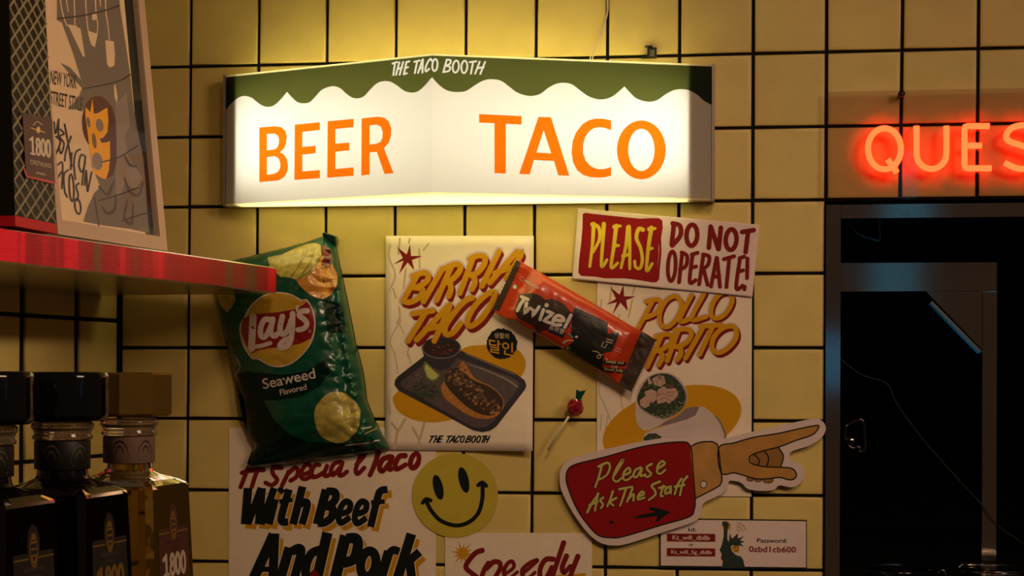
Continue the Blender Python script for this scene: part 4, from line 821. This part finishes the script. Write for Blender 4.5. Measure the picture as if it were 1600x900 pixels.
for k, e in ((0, 0), (1, 22)):
    l = spline([(642 + k * 8, -900), (642 + k * 8, -300), (645 + k * 8, 20), (645 + k * 3, 120), (610 + e * .4, 230), (560 + e * .7, 370), (505 + e, 480), (482 + e, 560)], 6)
    m.tube([pp(x, y, .0035 + .009 * smooth01((y - 60) / 400)) for x, y in l], .00075, WIREM, 8)
link_q = P(922, 96); tag(link('power_cable', m, None, (link_q.x, 0, link_q.z)), 'thin pale two-core cable running down the tiles into the light box', 'cable')
# ------------------------------------------------------------------ framed poster leaning on the shelf
def leaning(base_r, base_l, lean_px, off):
    """plane through a foot line on the shelf; lean_px = ((x,y) picture point its right edge passes)"""
    pr0 = on_plane(base_r[0], base_r[1], Vector((pB.x, pB.y, 0)) - NS * off, NS)
    vp = (base_r[1] - base_l[1]) / (base_r[0] - base_l[0]); vx = base_r[0] + (591 - base_r[1]) / vp
    d = W3(RM.transposed() @ Vector(((vx - CX) / F, 0, 1))); d.z = 0; d.normalize()
    n = Vector((d.y, -d.x, 0)); n = n if n.x > 0 else -n
    best = None
    for k in range(-100, 700):
        a = k * .001; u = Vector((0, 0, math.cos(a))) - n * math.sin(a)
        q = pr0 + u * .45; x, y = pxl(q); x0, y0 = pxl(pr0); f = (y - lean_px[1]) / (y - y0); xx = x + (x0 - x) * f
        e = abs(xx - lean_px[0])
        if best is None or e < best[0]: best = (e, a, u)
    a, u = best[1], best[2]; nn = d.cross(u).normalized(); nn = nn if nn.dot(n) > 0 else -nn
    return pr0, d, u, nn
f0, fd, fu, fn = leaning((262, 393), (91, 366.8), (226, 0), .010)
fmap = lambda x, y, o: on_plane(x, y, f0, fn) + fn * o
def loc2(v): w = v - f0; return (w.dot(fd), w.dot(fu))
wl_ = loc2(fmap(91, 366.8, 0))[0]; Hf = loc2(fmap(200, -60, 0))[1]
def fpt(s, h, o): return f0 + fd * s + fu * h + fn * o
s_il = loc2(fmap(97, 343, 0))[0]; s_ir = loc2(fmap(250, 369, 0))[0]; h_ib = loc2(fmap(170, 356, 0))[1]
FRM = mat('bronze_frame', (.50, .34, .235), .5, .1, bump=.1, bscale=300); MATB = mat('black_mat', (.006, .007, .008), .6)
fp = thing('framed_poster', 'framed grey and tan New York street style Mexican tacos poster leaning on the shelf', 'framed poster', tuple(f0)); fb = tuple(f0)
def bar(s0, s1, h0, h1, o0, o1, m_): 
    b = MB(); b.hexa([fpt(s0,h0,o0), fpt(s1,h0,o0), fpt(s1,h1,o0), fpt(s0,h1,o0), fpt(s0,h0,o1), fpt(s1,h0,o1), fpt(s1,h1,o1), fpt(s0,h1,o1)], m_); return b
Wl = wl_ - .0
b = bar(Wl, 0, .0005, h_ib, -.010, 0, FRM); 
for x in (bar(s_ir + .0002, 0, h_ib, Hf, -.010, 0, FRM), bar(Wl, s_il, h_ib, Hf, -.010, 0, FRM), bar(Wl, 0, Hf, Hf + .02, -.010, 0, FRM)): b.add(x.v, x.f, FRM)
link('frame', b, fp, fb)
link('backing', bar(s_il, s_ir, h_ib, Hf, -.0098, -.0075, MATB), fp, fb)
pm = MB(); OP = -.0070
ptan = mat('poster_tan', (.80, .57, .35), .7, spec=.2, var=.03, vscale=40); pgry = mat('poster_grey', (.21, .165, .13), .7, spec=.2); pgr2 = mat('poster_grey_light', (.29, .23, .18), .7, spec=.2); pdrk = mat('poster_dark_line', (.055, .038, .038), .7); pmar = mat('poster_maroon', (.115, .04, .03), .7); pora = mat('poster_orange', (.95, .42, .02), .7)
sr = loc2(fmap(203, 0, 0))[0]; srb = loc2(fmap(236, 366, 0))[0]
x_ = bar(s_il, srb, h_ib, Hf, OP - .0004, OP, ptan); pm.add(x_.v, x_.f, ptan)
pr = Print(pm, lambda x, y, o: fmap(x, y, 0) + fn * 0 + (fn * (OP + o)), None, .00006)
pr.mp = lambda x, y, o: (lambda q: q)(on_plane(x, y, f0 + fn * (OP + o), fn))
u3, u4 = T(70, 0, 4.5), T(70, 180, 4.5)
pr.poly(pgry, u3([(85,-60),(520,-60),(530,60),(560,250),(600,520),(625,760),(648,900),(690,1100),(710,1300),(722,1500),(735,1640),(600,1610),(410,1585),(270,1558),(300,1460),(345,1360),(378,1325),(385,1300),(330,1170),(310,1010),(285,860),(270,770),(160,770),(235,690),(262,620),(205,560),(108,440),(180,475),(255,562),(200,380),(120,160),(85,140)]), 1)
pr.poly(pgr2, u3([(495,740),(575,650),(600,880),(560,960),(585,1100),(640,1180),(690,1250),(640,1330),(560,1290),(540,1360),(500,1400),(495,1200),(505,1000)]), 2)
pr.poly(ptan, u3([(160,170),(215,180),(252,205),(282,395),(270,400)]), 2); pr.poly(ptan, u3([(302,215),(372,238),(352,332),(330,318)]), 2); pr.poly(ptan, u3([(425,283),(485,290),(493,380),(490,462),(455,475),(438,450)]), 2); pr.poly(ptan, u3([(486,610),(496,590),(512,680),(508,730),(490,680)]), 2)
for l in ([(105,-60),(118,60),(150,170),(165,180)], [(205,-60),(210,90),(215,180),(250,205)], [(285,-60),(292,90),(305,215),(325,300)], [(355,-60),(360,90),(372,170),(368,240)], [(425,-60),(430,90),(440,150),(455,280)], [(145,-40),(165,80)], [(385,-40),(392,45)]): pr.stroke(ptan, u3(l), [1.0, .7], 3)
pr.poly(ptan, u3([(330,95),(358,92),(360,140),(335,142)]), 3); pr.poly(ptan, u3([(60,80),(80,80),(82,130),(60,130)]), 3)
pr.poly(pmar, u3(ell(380, 870, 118, 195, -4)), 3); pr.poly(pmar, u4([(380,160),(500,40),(505,330),(480,420),(430,450),(395,430)]), 3)
pr.poly(pora, u4([(285,0),(287,-60),(320,-20),(335,-120),(345,-10),(375,-15),(440,-55),(448,40),(440,120),(410,160),(385,165),(400,195),(440,190),(458,180),(460,300),(450,390),(430,450),(395,440),(350,410),(330,330),(318,250),(308,180),(298,100)]), 4)
for e in (ell(308, 50, 12, 38, -10), ell(386, 70, 26, 46, -10), ell(348, 180, 15, 55, -8), ell(370, 325, 36, 62, -8)): pr.poly(pgr2 if e[0][0] > 390 else pgry, u4(e), 5)
for l in ([(265,625),(400,600),(520,570),(600,525)], [(400,330),(520,295),(655,215)], [(380,600),(520,560),(655,510)], [(540,745),(640,710),(710,690)], [(90,130),(250,112),(400,80),(520,40)]):
    pr.stroke(pdrk, (u3 if l[0][1] in (625, 130) else u4)(l), [.9, 1.3], 6)  # long dark curves: reflected tile grout painted over the print
for l in ([(380,500),(440,560),(470,500),(490,460)], [(400,640),(440,690),(490,660),(500,560)], [(350,580),(380,780)], [(560,440),(600,540),(660,560),(690,470)], [(580,600),(560,720),(610,760),(620,620)], [(560,280),(600,350),(650,360)]): pr.stroke(mat('poster_shade_line', (.105, .068, .060), .7), u4(l), [1.2, 2.6, 1.2], 4)
pr.text(pdrk, 'NEW YORK', u3([(38, 590)])[0], (41, 8), (1.2, -22), 4, .012); pr.text(pdrk, 'STREET STYLE', u3([(38, 735)])[0], (50, 11), (1, -22), 4, .012)
MXT = [[(98,30),(75,130),(65,50)], [(98,30),(95,150)], [(70,290),(110,190),(80,150)], [(110,100),(135,130),(105,150),(135,200),(115,270),(100,230)], [(140,65),(165,200),(190,360)], [(185,150),(150,250),(140,320)], [(190,265),(182,380)], [(250,240),(220,260),(205,340),(215,450)], [(285,290),(255,280),(240,350),(262,400),(285,330)], [(285,300),(262,490)], [(290,390),(280,490)], [(292,395),(300,535)], [(330,400),(302,535)],
 [(90,350),(125,340),(120,515)], [(92,440),(115,400)], [(165,385),(135,420),(140,530),(158,575)], {'p': ell(188, 510, 16, 95, -3, 16), 'c': True}, [(240,480),(220,500),(235,560),(225,600)], {'p': ell(232, 640, 20, 55, -8, 14), 'c': True}]
pr.word(pdrk, MXT, u4, 1.45, 4)
link('poster_sheet', pm, fp, fb)
GLS = clear('picture_glass', (.97, .97, .97), 1.5, .03, .02); link('glass', bar(s_il, s_ir, h_ib, Hf, -.0045, -.0030, GLS), fp, fb)
# ------------------------------------------------------------------ cut-glass bottle at the left edge of the shelf
g0, gd, gu, gn = leaning((89, 366.5), (24, 354), (70, 0), .004)
gmap = lambda x, y, o: on_plane(x, y, g0 + gn * o, gn)
def g2(v): w = v - g0; return (w.dot(gd), w.dot(gu))
tl, tr, br_, bl_ = g2(gmap(10.5, -160, 0)), g2(gmap(62, -160, 0)), g2(gmap(89, 366.5, 0)), g2(gmap(24, 354, 0))
h0 = .0008
GB = mat('cut_glass_dark', (.012, .010, .006), .45, spec=.15); RIDGE = mat('cut_glass_ridge', (.92, .78, .48), .22, .75); GBASE = mat('base_painted_reflection', (.50, .012, .02), .5, spec=.15)  # clear base coloured red: its red reflection is painted in
cb = thing('decanter_bottle', 'tall diamond-cut glass bottle at the left end of the shelf beside the framed poster', 'bottle', tuple(g0)); cbb = tuple(g0)
def gp(s, h, o): return g0 + gd * s + gu * h + gn * o
hb = g2(gmap(55, 343, 0))[1]; ht = (tl[1] + tr[1]) / 2
LS = lambda h: bl_[0] + (tl[0] - bl_[0]) * (h - 0) / ht; RS = lambda h: br_[0] + (tr[0] - br_[0]) * h / ht
D_ = -.085
lean = math.atan2(-(gu.dot(Vector((gn.x, gn.y, 0)).normalized())), gu.z)
def blk_(h0, h1, m_):
    b = MB(); nh = Vector((gn.x, gn.y, 0)).normalized()
    def back(s, h): p = gp(s, h, 0); w = D_ + .36 * h * abs(math.tan(lean)) * 2; q = p + nh * w; return q
    b.hexa([gp(LS(h0), h0, 0), gp(RS(h0), h0, 0), back(RS(h0), h0), back(LS(h0), h0), gp(LS(h1), h1, 0), gp(RS(h1), h1, 0), back(RS(h1), h1), back(LS(h1), h1)], m_); return b
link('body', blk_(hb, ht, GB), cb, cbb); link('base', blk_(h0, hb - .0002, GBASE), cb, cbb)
ctr = gp((LS(ht) + RS(ht)) / 2, ht, 0) - Vector((gn.x, gn.y, 0)).normalized() * .035
m = MB(); m.tube([ctr + Vector((0, 0, k)) for k in (.0002, .012, .03, .055)], [.022, .018, .0165, .0165], GB, 20); link('neck', m, cb, cbb)
m = MB(); m.tube([ctr + Vector((0, 0, k)) for k in (.0552, .085)], .026, BLACKM, 8); link('stopper', m, cb, cbb)
m = MB(); nrows = 15.0; ncol = 4.0
def ridge(a, b):
    n_ = 10; pts = []
    for (u, v) in (a, b): pts.append((u, v))
    A, B = pts; f = lambda u, v: (LS(hb + (ht - hb) * v) * (1 - u) + RS(hb + (ht - hb) * v) * u, hb + (ht - hb) * v)
    a2, b2 = f(*A), f(*B); dx, dy = b2[0] - a2[0], b2[1] - a2[1]; l = math.hypot(dx, dy); nx, ny = -dy / l * .0015, dx / l * .0015
    vs = [gp(a2[0]+nx, a2[1]+ny, 0.0001), gp(a2[0]-nx, a2[1]-ny, 0.0001), gp(a2[0], a2[1], .0013), gp(b2[0]+nx, b2[1]+ny, 0.0001), gp(b2[0]-nx, b2[1]-ny, 0.0001), gp(b2[0], b2[1], .0013)]
    m.add(vs, [(0, 2, 5, 3), (2, 1, 4, 5), (1, 0, 3, 4), (0, 1, 2), (3, 5, 4)], RIDGE)
K = 4; R = 19                                           # diamonds across and up
for fam in (1, -1):
    for k in range(-R, R + K + 1):
        # u*K - fam*v*R = k  lines; clip to the unit square, one bar per diamond edge
        for j in range(2 * K):
            u0, u1 = j / (2 * K), (j + 1) / (2 * K); v0, v1 = (u0 * K - k) * fam / R, (u1 * K - k) * fam / R
            if min(v0, v1) < -1e-6 or max(v0, v1) > 1 + 1e-6: continue
            ridge((u0, v0), (u1, v1))
link('diamond_lattice', m, cb, cbb)
m = MB(); LBL = mat('maroon_card_label', (.085, .030, .022), .5, bump=.15, bscale=700); LRD = mat('red_label_edge', (.45, .01, .015), .4); LCR = mat('label_cream_ink', (.62, .50, .36), .5); LGD = mat('label_gold_foil', (.62, .36, .07), .32, .7)
crn = [(35, 176), (81, 186), (86, 288), (41, 277)]; gs = [g2(gmap(x, y, .002)) for x, y in crn]
vs = [gp(s, h, o) for o in (.0016, .0022) for s, h in gs]; m.hexa(vs, LBL)
pr = Print(m, lambda x, y, o: on_plane(x, y, g0 + gn * (.0022 + o), gn), None, .00008)
E1800 = [[(.02,.80),(.14,.95)], {'p': [(.14,.98),(.14,.0)], 's': False}, [(.05,.02),(.23,.02)], {'p': ell(.40, .74, .07, .22, 0, 12), 'c': True}, {'p': ell(.40, .27, .085, .26, 0, 12), 'c': True}, {'p': ell(.64, .49, .085, .48, 0, 14), 'c': True}, {'p': ell(.88, .49, .085, .48, 0, 14), 'c': True}]
def e1800(pr, m_, o, ux, uy, hw, L=3): pr.word(m_, E1800, lambda pts: [(o[0] + ux[0]*x + uy[0]*y, o[1] + ux[1]*x + uy[1]*y) for x, y in pts], hw, L)
e1800(pr, LCR, (47, 240), (33, 6), (-1, -27), 1.6)
pr.text(LCR, 'CRISTALINO', (47.5, 256), (33, 7), (-.3, -7), 3, .0); pr.text(LCR, 'ANEJO', (56.5, 272.5), (15, 3), (-.2, -4.4), 3, .012)
pr.stroke(LCR, [(52, 196), (58, 190), (66, 195)], .5, 3); pr.stroke(LGD, [(49, 200), (70, 207)], .7, 3); pr.poly(LGD, ell(60, 203, 3, 5), 3.5)
pr.poly(LRD, [(36, 262), (41, 277), (86, 288), (87, 284), (43, 274.5), (38.5, 263)], 2)
link('label', m, cb, cbb)['label'] = 'maroon card label reading 1800 Cristalino'
# ------------------------------------------------------------------ counter and the row of tequila bottles
zcap = CAM.z + .0028; zcnt = zcap - .218
def bottle(name, label, z_c, px, glass, capm, lbl, lgold, faceted, band, bandink, phi):
    s = .96; c0 = at_depth(px, 590, z_c); base = Vector((c0.x, c0.y, zcnt))
    root = thing(name, label, 'bottle', base, 'square tequila bottles on the counter'); root.rotation_euler = (0, 0, phi)
    H = .218
    # cap: shallow octagonal or round stopper
    m = MB(); n = 8 if faceted else 28; a0 = -phi + math.radians(-90 + 8) if faceted else 0
    def cr(r, z): return [Vector((r*math.cos(a0 + 6.2832*k/n), r*math.sin(a0 + 6.2832*k/n), z)) for k in range(n)]
    zc = [(.0190, H-.0318), (.0285, H-.0312), (.0306, H-.0295), (.0306, H-.0018), (.0298, H-.0006), (.0288, H)] if faceted else [(.0190, H-.0330), (.0275, H-.0326), (.0300, H-.0308), (.0306, H-.0280), (.0306, H-.0036), (.0300, H-.0014), (.0284, H)]
    m.loft([cr(r, z) for r, z in zc], capm, True, not faceted); link('stopper', m, root)
    def circ(r, z, n=32): return [Vector((r*math.cos(6.2832*k/n), r*math.sin(6.2832*k/n), z)) for k in range(n)]
    m = MB(); m.loft([circ(r, z) for r, z in ((.0170, H-.0455), (.0196, H-.0450), (.0200, H-.0430), (.0186, H-.0415), (.0192, H-.0390), (.0206, H-.0375), (.0206, H-.0345), (.0190, H-.0332))], GLC, True); link('neck_ring', m, root)
    m = MB(); m.loft([circ(.0182, H-.0648), circ(.0184, H-.0645), circ(.0184, H-.0462), circ(.0182, H-.0458)], band, True)
    bp = Print(m, lambda x, y, o: Vector(((.0184 + o) * math.cos(x), (.0184 + o) * math.sin(x), y)), .12, .00006)
    for k in range(5):
        c = -1.5708 - phi + (k - 2) * 1.05
        q = lambda l: [(c + x, H - .0553 + y) for x, y in l]
        o_ = bp.off(2)
        for l, hw in ((([(-.36,-.005),(-.30,.001),(-.15,.0055),(0,.0065),(.15,.0055),(.30,.001),(.36,-.005)]), .0007), (([(-.17,-.002),(-.08,.0018),(0,.0028),(.08,.0018),(.17,-.002)]), .0008), (([(-.3,-.0068),(.3,-.0068)]), .0005)):
            dl = q(l); vs = []
            for x, y in dl: vs += [bp.mp(x, y + hw, .0001), bp.mp(x, y - hw, .0001)]
            m.add(vs, [(2*i, 2*i+1, 2*i+3, 2*i+2) for i in range(len(dl) - 1)], bandink, True)
    link('neck_band', m, root)
    # body: round neck opening out into a square that widens downwards
    def sq(hs, z, e, n=48):
        r_ = []
        for k in range(n):
            a = 6.2832 * (k + .5) / n; c, s_ = math.cos(a), math.sin(a); d = (abs(c) ** e + abs(s_) ** e) ** (-1 / e); r_.append(Vector((hs*d*c, hs*d*s_, z)))
        return r_
    m = MB(); SHH = H - .0805
    rings = [sq(.0165, H-.0652, 2.0), sq(.0172, H-.0690, 2.0), sq(.0180, H-.0710, 2.1), sq(.0225, H-.0735, 2.6), sq(.0290, H-.0765, 6), sq(.0325, SHH + .0004, 16), sq(.0332, SHH - .0018, 18), sq(.0385, .012, 18), sq(.0388, .004, 16), sq(.0370, 0.0, 12)]
    m.loft(rings, glass, True, False); link('body', m, root)
    # the label on the right-hand face (+x side), u to the back, v up
    m = MB()
    def fx(u, v, o): z = v; hs = .0332 + (.0385 - .0332) * (SHH - .0018 - z) / (SHH - .014); return Vector((hs + .0003 + o, u, z))
    pr = Print(m, fx, None, .00006)
    vt = SHH - .0300; pr.poly(lbl, [(-.026, .03), (.026, .03), (.0235, vt), (-.0235, vt)], 1)
    pr.stroke(lgold, [(-.0232, vt - .0035), (.0232, vt - .0035)], .0005, 2)
    me_ = MB(); pe = Print(me_, fx, None, .00006); pe.poly(lbl, ell(0, vt + .004, .0075, .013), 2.5); pe.poly(lgold, ell(0, vt + .001, .0050, .0105), 3.5); pe.poly(lbl, ell(0, vt + .001, .0040, .0092), 4.5)
    for y in (.006, .002, -.002): pe.stroke(lgold, [(-.0026, vt + y), (.0026, vt + y)], .0007, 5.5)
    pe.stroke(lgold, [(-.003, vt - .003), (0, vt - .0068), (.003, vt - .003)], .0009, 5.5); pe.poly(lgold, [(-.002, vt + .0075), (-.0026, vt + .012), (0, vt + .010), (.0026, vt + .012), (.002, vt + .0075)], 5.5)
    pr.text(bandink, 'RESERVA', (-.012, vt - .0115), (.024, 0), (0, .0026), 3); pr.text(bandink, 'TEQUILA', (-.007, vt - .0160), (.014, 0), (0, .0022), 3)
    pr.word(lgold if lbl is not LBL else LCR, E1800, lambda pts: [(-.0185 + .037 * x, vt - .0335 + .0145 * y) for x, y in pts], .0017, 3)
    lb_ = link('label', m, root); link('emblem', me_, lb_)['label'] = 'gold oval emblem'
    return root
GLC = mat('clear_glass', (.55, .47, .35), .04, trans=.85, ior=1.45)
GLD = mat('dark_amber_glass', (.005, .0028, .002), .05, spec=.6, coat=.4); GLG = mat('golden_tequila_glass', (.34, .21, .025), .03, spec=.4, trans=.8, ior=1.42)
CAPB = mat('black_stopper', (.006, .006, .006), .09, spec=.6); CAPG = mat('gold_stopper', (.40, .24, .045), .24, .75)
BNDK = mat('black_neck_band', (.012, .011, .009), .5); BNDI = mat('grey_band_ink', (.10, .085, .06), .5); BNDC = mat('kraft_neck_band', (.21, .125, .085), .7); BNDN = mat('brown_band_ink', (.05, .018, .012), .6)
LBK = mat('black_label', (.020, .019, .016), .5); 
PHI = math.radians(-6)
bottle('tequila_bottle', 'golden tequila bottle with gold stopper and maroon 1800 label, rightmost of the row', 1.20, 202, GLG, CAPG, LBL, LGD, True, BNDC, BNDN, PHI)
bottle('tequila_bottle', 'dark tequila bottle with black stopper and black 1800 label beside the golden bottle', 1.115, 98, GLD, CAPB, LBK, LGD, False, BNDK, BNDI, PHI)
bottle('tequila_bottle', 'dark tequila bottle with black stopper cut off by the left edge of the photo', 1.025, -26, GLD, CAPB, LBK, LGD, False, BNDK, BNDI, PHI)
m = MB(); ca = at_depth(-500, 590, .75); cw = Vector((-.10, -.05, 0))
def lwx(y): return LW(0, 0, .002).x + DL.x / DL.y * (y - LW(0, 0, .002).y) + .002
def cbox(x1, y0, y1, z0, z1, mt, ins): m.hexa([(lwx(y0) + ins, y0, z0), (x1, y0, z0), (x1, y1, z0), (lwx(y1) + ins, y1, z0), (lwx(y0) + ins, y0, z1), (x1, y0, z1), (x1, y1, z1), (lwx(y1) + ins, y1, z1)], mt)
cbox(CORN.x + .34, -2.0, -1.02, zcnt - .04, zcnt - .0004, mat('dark_counter', (.02, .016, .012), .4), 0)
cbox(CORN.x + .31, -1.97, -1.05, .0005, zcnt - .0402, DARK, .02)
tag(link('bar_counter', m, None, (CORN.x, -.9, 0)), 'dark bar counter carrying the row of tequila bottles', 'counter')
# ------------------------------------------------------------------ inside the opening: steel rack, cable, latch, jars
rk = P(1435, 560); 
def Pk(px, py, k): return on_plane(px, py, (0, k, 0), NY)
KD = .16; rb_ = Pk(1546, 900, KD); rack = thing('steel_rack', 'welded stainless steel rack with corner gusset inside the dark opening', 'rack', (rb_.x, KD, zf)); rbb = (rb_.x, KD, zf)
def kbox(x0, y0, x1, y1, ka, kb, mt):
    m = MB(); a, b = Pk(x0, y0, ka), Pk(x1, y1, ka); m.box((a.x, ka, b.z), (b.x, kb, a.z), mt); return m
m = kbox(1250, 411.5, 1557.5, 454.5, KD, KD + .04, STEELH); link('crossbar', m, rack, rbb)
m = kbox(1318, 411, 1330, 455, KD - .002, KD - .0002, STEELH); link('collar', m, rack, rbb)
pz = Pk(1546, 455.2, KD).z; a, b = Pk(1535, 600, KD), Pk(1557.5, 600, KD); m = MB(); m.box((a.x, KD, zf + .0003), (b.x, KD + .035, pz), STEEL); link('post', m, rack, rbb)
m = MB(); tri = [Pk(1447, 455.4, KD + .001), Pk(1534.4, 455.4, KD + .001), Pk(1534.4, 546, KD + .001)]
m.add(tri + [v + Vector((0, .002, 0)) for v in tri], [(0, 1, 2), (5, 4, 3), (0, 3, 4, 1), (1, 4, 5, 2), (2, 5, 3, 0)], STEEL); link('gusset', m, rack, rbb)
m = MB(); a, b = Pk(1456.5, 470, KD), Pk(1533.5, 548, KD); w = Vector((-.0025, 0, -.0035)); m.hexa([a, b, b + w, a + w, a + Vector((0, .03, 0)), b + Vector((0, .03, 0)), b + w + Vector((0, .03, 0)), a + w + Vector((0, .03, 0))], FLNG); link('gusset_flange', m, rack, rbb)
m = MB(); rz = random.Random(2)
for k in range(14): q = Pk(1534 + k * 1.7, 455.3 + rz.uniform(-.3, .3), KD - .0006); m.tube([q + Vector((-.0005, 0, 0)), q + Vector((.0005, 0, 0))], .0007, STEEL, 6)
link('weld', m, rack, rbb)
CBLK = mat('black_cable', (.010, .009, .008), .5); m = MB(); l = spline([(1312,560),(1345,585),(1386,600),(1402,632),(1445,690),(1500,752),(1535,790),(1558,820),(1600,850)], 6); m.tube([Pk(x, y, KD - .02 + (.0 if x < 1500 else -.0)) for x, y in l], .0008, CBLK, 8)
q = Pk(1312, 560, KD - .02); tag(link('hanging_cable', m, None, (q.x, q.y, q.z)), 'thin black cable sagging across the dark opening in front of the rack post', 'cable')
m = MB(); l = spline([(1318, 330), (1330, 352), (1345, 367), (1373, 376)], 6); m.tube([Pk(x, y, .13) for x, y in l] + [Pk(1375, 372, .13), Pk(1373, 340, .13), Pk(1372, 300, .13)], .0009, mat('grey_wire', (.16, .15, .13), .4), 8)
q = Pk(1372, 340, .13); tag(link('wire_loop', m, None, (q.x, q.y, q.z)), 'faint grey wire loop hanging at the top of the dark opening', 'wire')
PITCH = mat('matte_black', (.0015, .0015, .0015), .9, spec=.02); GBL = mat('glossy_black', (.006, .006, .006), .04, spec=.9, coat=1.0); CHR = mat('chrome', (.8, .78, .74), .05, 1.0); lat = Pk(1336, 706, .03)
la = thing('latch', 'small glossy black latch with chrome knob just inside the steel frame', 'latch', (lat.x, lat.y, lat.z)); lb = tuple(la.location)
m = MB(); L_ = spline([(1322, 668), (1331, 661), (1347, 656), (1350, 672), (1352, 690), (1350, 704), (1343, 706), (1342, 698), (1330, 700), (1321, 684)], 4, True); m.tube([Pk(x, y, .030) for x, y in L_], .0022, GBL, 10, closed=True)
x_ = MB(); a, b = Pk(1318, 650, .040), Pk(1354, 712, .040); m.box((a.x, .034, b.z), (b.x, .080, a.z), PITCH); link('body', m, la, lb)
m = MB(); c = Pk(1331, 688, .022); m.tube([c + Vector((0, .011, 0)), c + Vector((0, .004, 0)), c, c - Vector((0, .002, 0))], [.002, .003, .0040, .0025], CHR, 14); link('knob', m, la, lb)
m = MB(); a, b = Pk(1312, 655, .06), Pk(1330, 712, .06); 
# jars
GJ = mat('jar_glass', (.9, .9, .88), .03, trans=1.0, ior=1.45); 
def jar(px, k, w_px, label):
    c = Pk(px, 884, k); r = (Pk(px + w_px / 2, 884, k) - c).x; H = c.z - zf
    j = thing('glass_jar', label, 'jar', (c.x, k, zf), 'clip-top jars at the foot of the opening')
    def ci(rr, z, n=36): return [Vector((rr*math.cos(6.2832*i/n), rr*math.sin(6.2832*i/n), z)) for i in range(n)]
    m = MB(); m.loft([ci(r*.86, 0.0003), ci(r*.96, .003), ci(r*.98, H-.022), ci(r*.9, H-.014), ci(r*.92, H-.010), ci(r*.88, H-.010), ci(r*.86, H-.014), ci(r*.93, H-.024), ci(r*.92, .006), ci(r*.8, .005)], GJ, True); link('body', m, j)
    m = MB(); m.loft([ci(r*.90, H-.0096), ci(r*1.0, H-.0090), ci(r*1.0, H-.004), ci(r*.93, H-.001), ci(r*.82, H), ci(r*.78, H-.002), ci(r*.4, H-.003)], GJ, True); link('lid', m, j)
    m = MB(); m.tube([Vector((r*1.03*math.cos(a), r*1.03*math.sin(a), H-.012)) for a in [6.2832*i/40 for i in range(40)]], .0008, CHR, 8, closed=True)
    l = [Vector((r*1.04, -.006, H-.012)), Vector((r*1.12, -.012, H-.006)), Vector((r*1.24, -.010, H-.003)), Vector((r*1.34, -.008, H-.012)), Vector((r*1.36, -.006, H-.03)), Vector((r*1.1, -.006, H-.034)), Vector((r*1.03, -.004, H-.03))]
    m.tube(l, .0008, CHR, 8); link('wire_clasp', m, j); 
    m = MB(); m.tube([Vector((0, 0, .0056)), Vector((0, 0, H * .55))], r * .9, mat('dark_contents', (.03, .02, .012), .7), 24); link('filling', m, j)
    return j
jar(1403, .055, 112, 'clip-top glass jar at the foot of the opening, left of the rack post'); jar(1552, .062, 118, 'clip-top glass jar at the foot of the opening, in front of the rack post')

_f = Pk(1495, 509, KD + .012); _p = Pk(1425, 620, KD + .01)
lamp('blue_glow_inside', tuple(_p), tuple(_f), .08, .45, (.02, .55, 1.0))
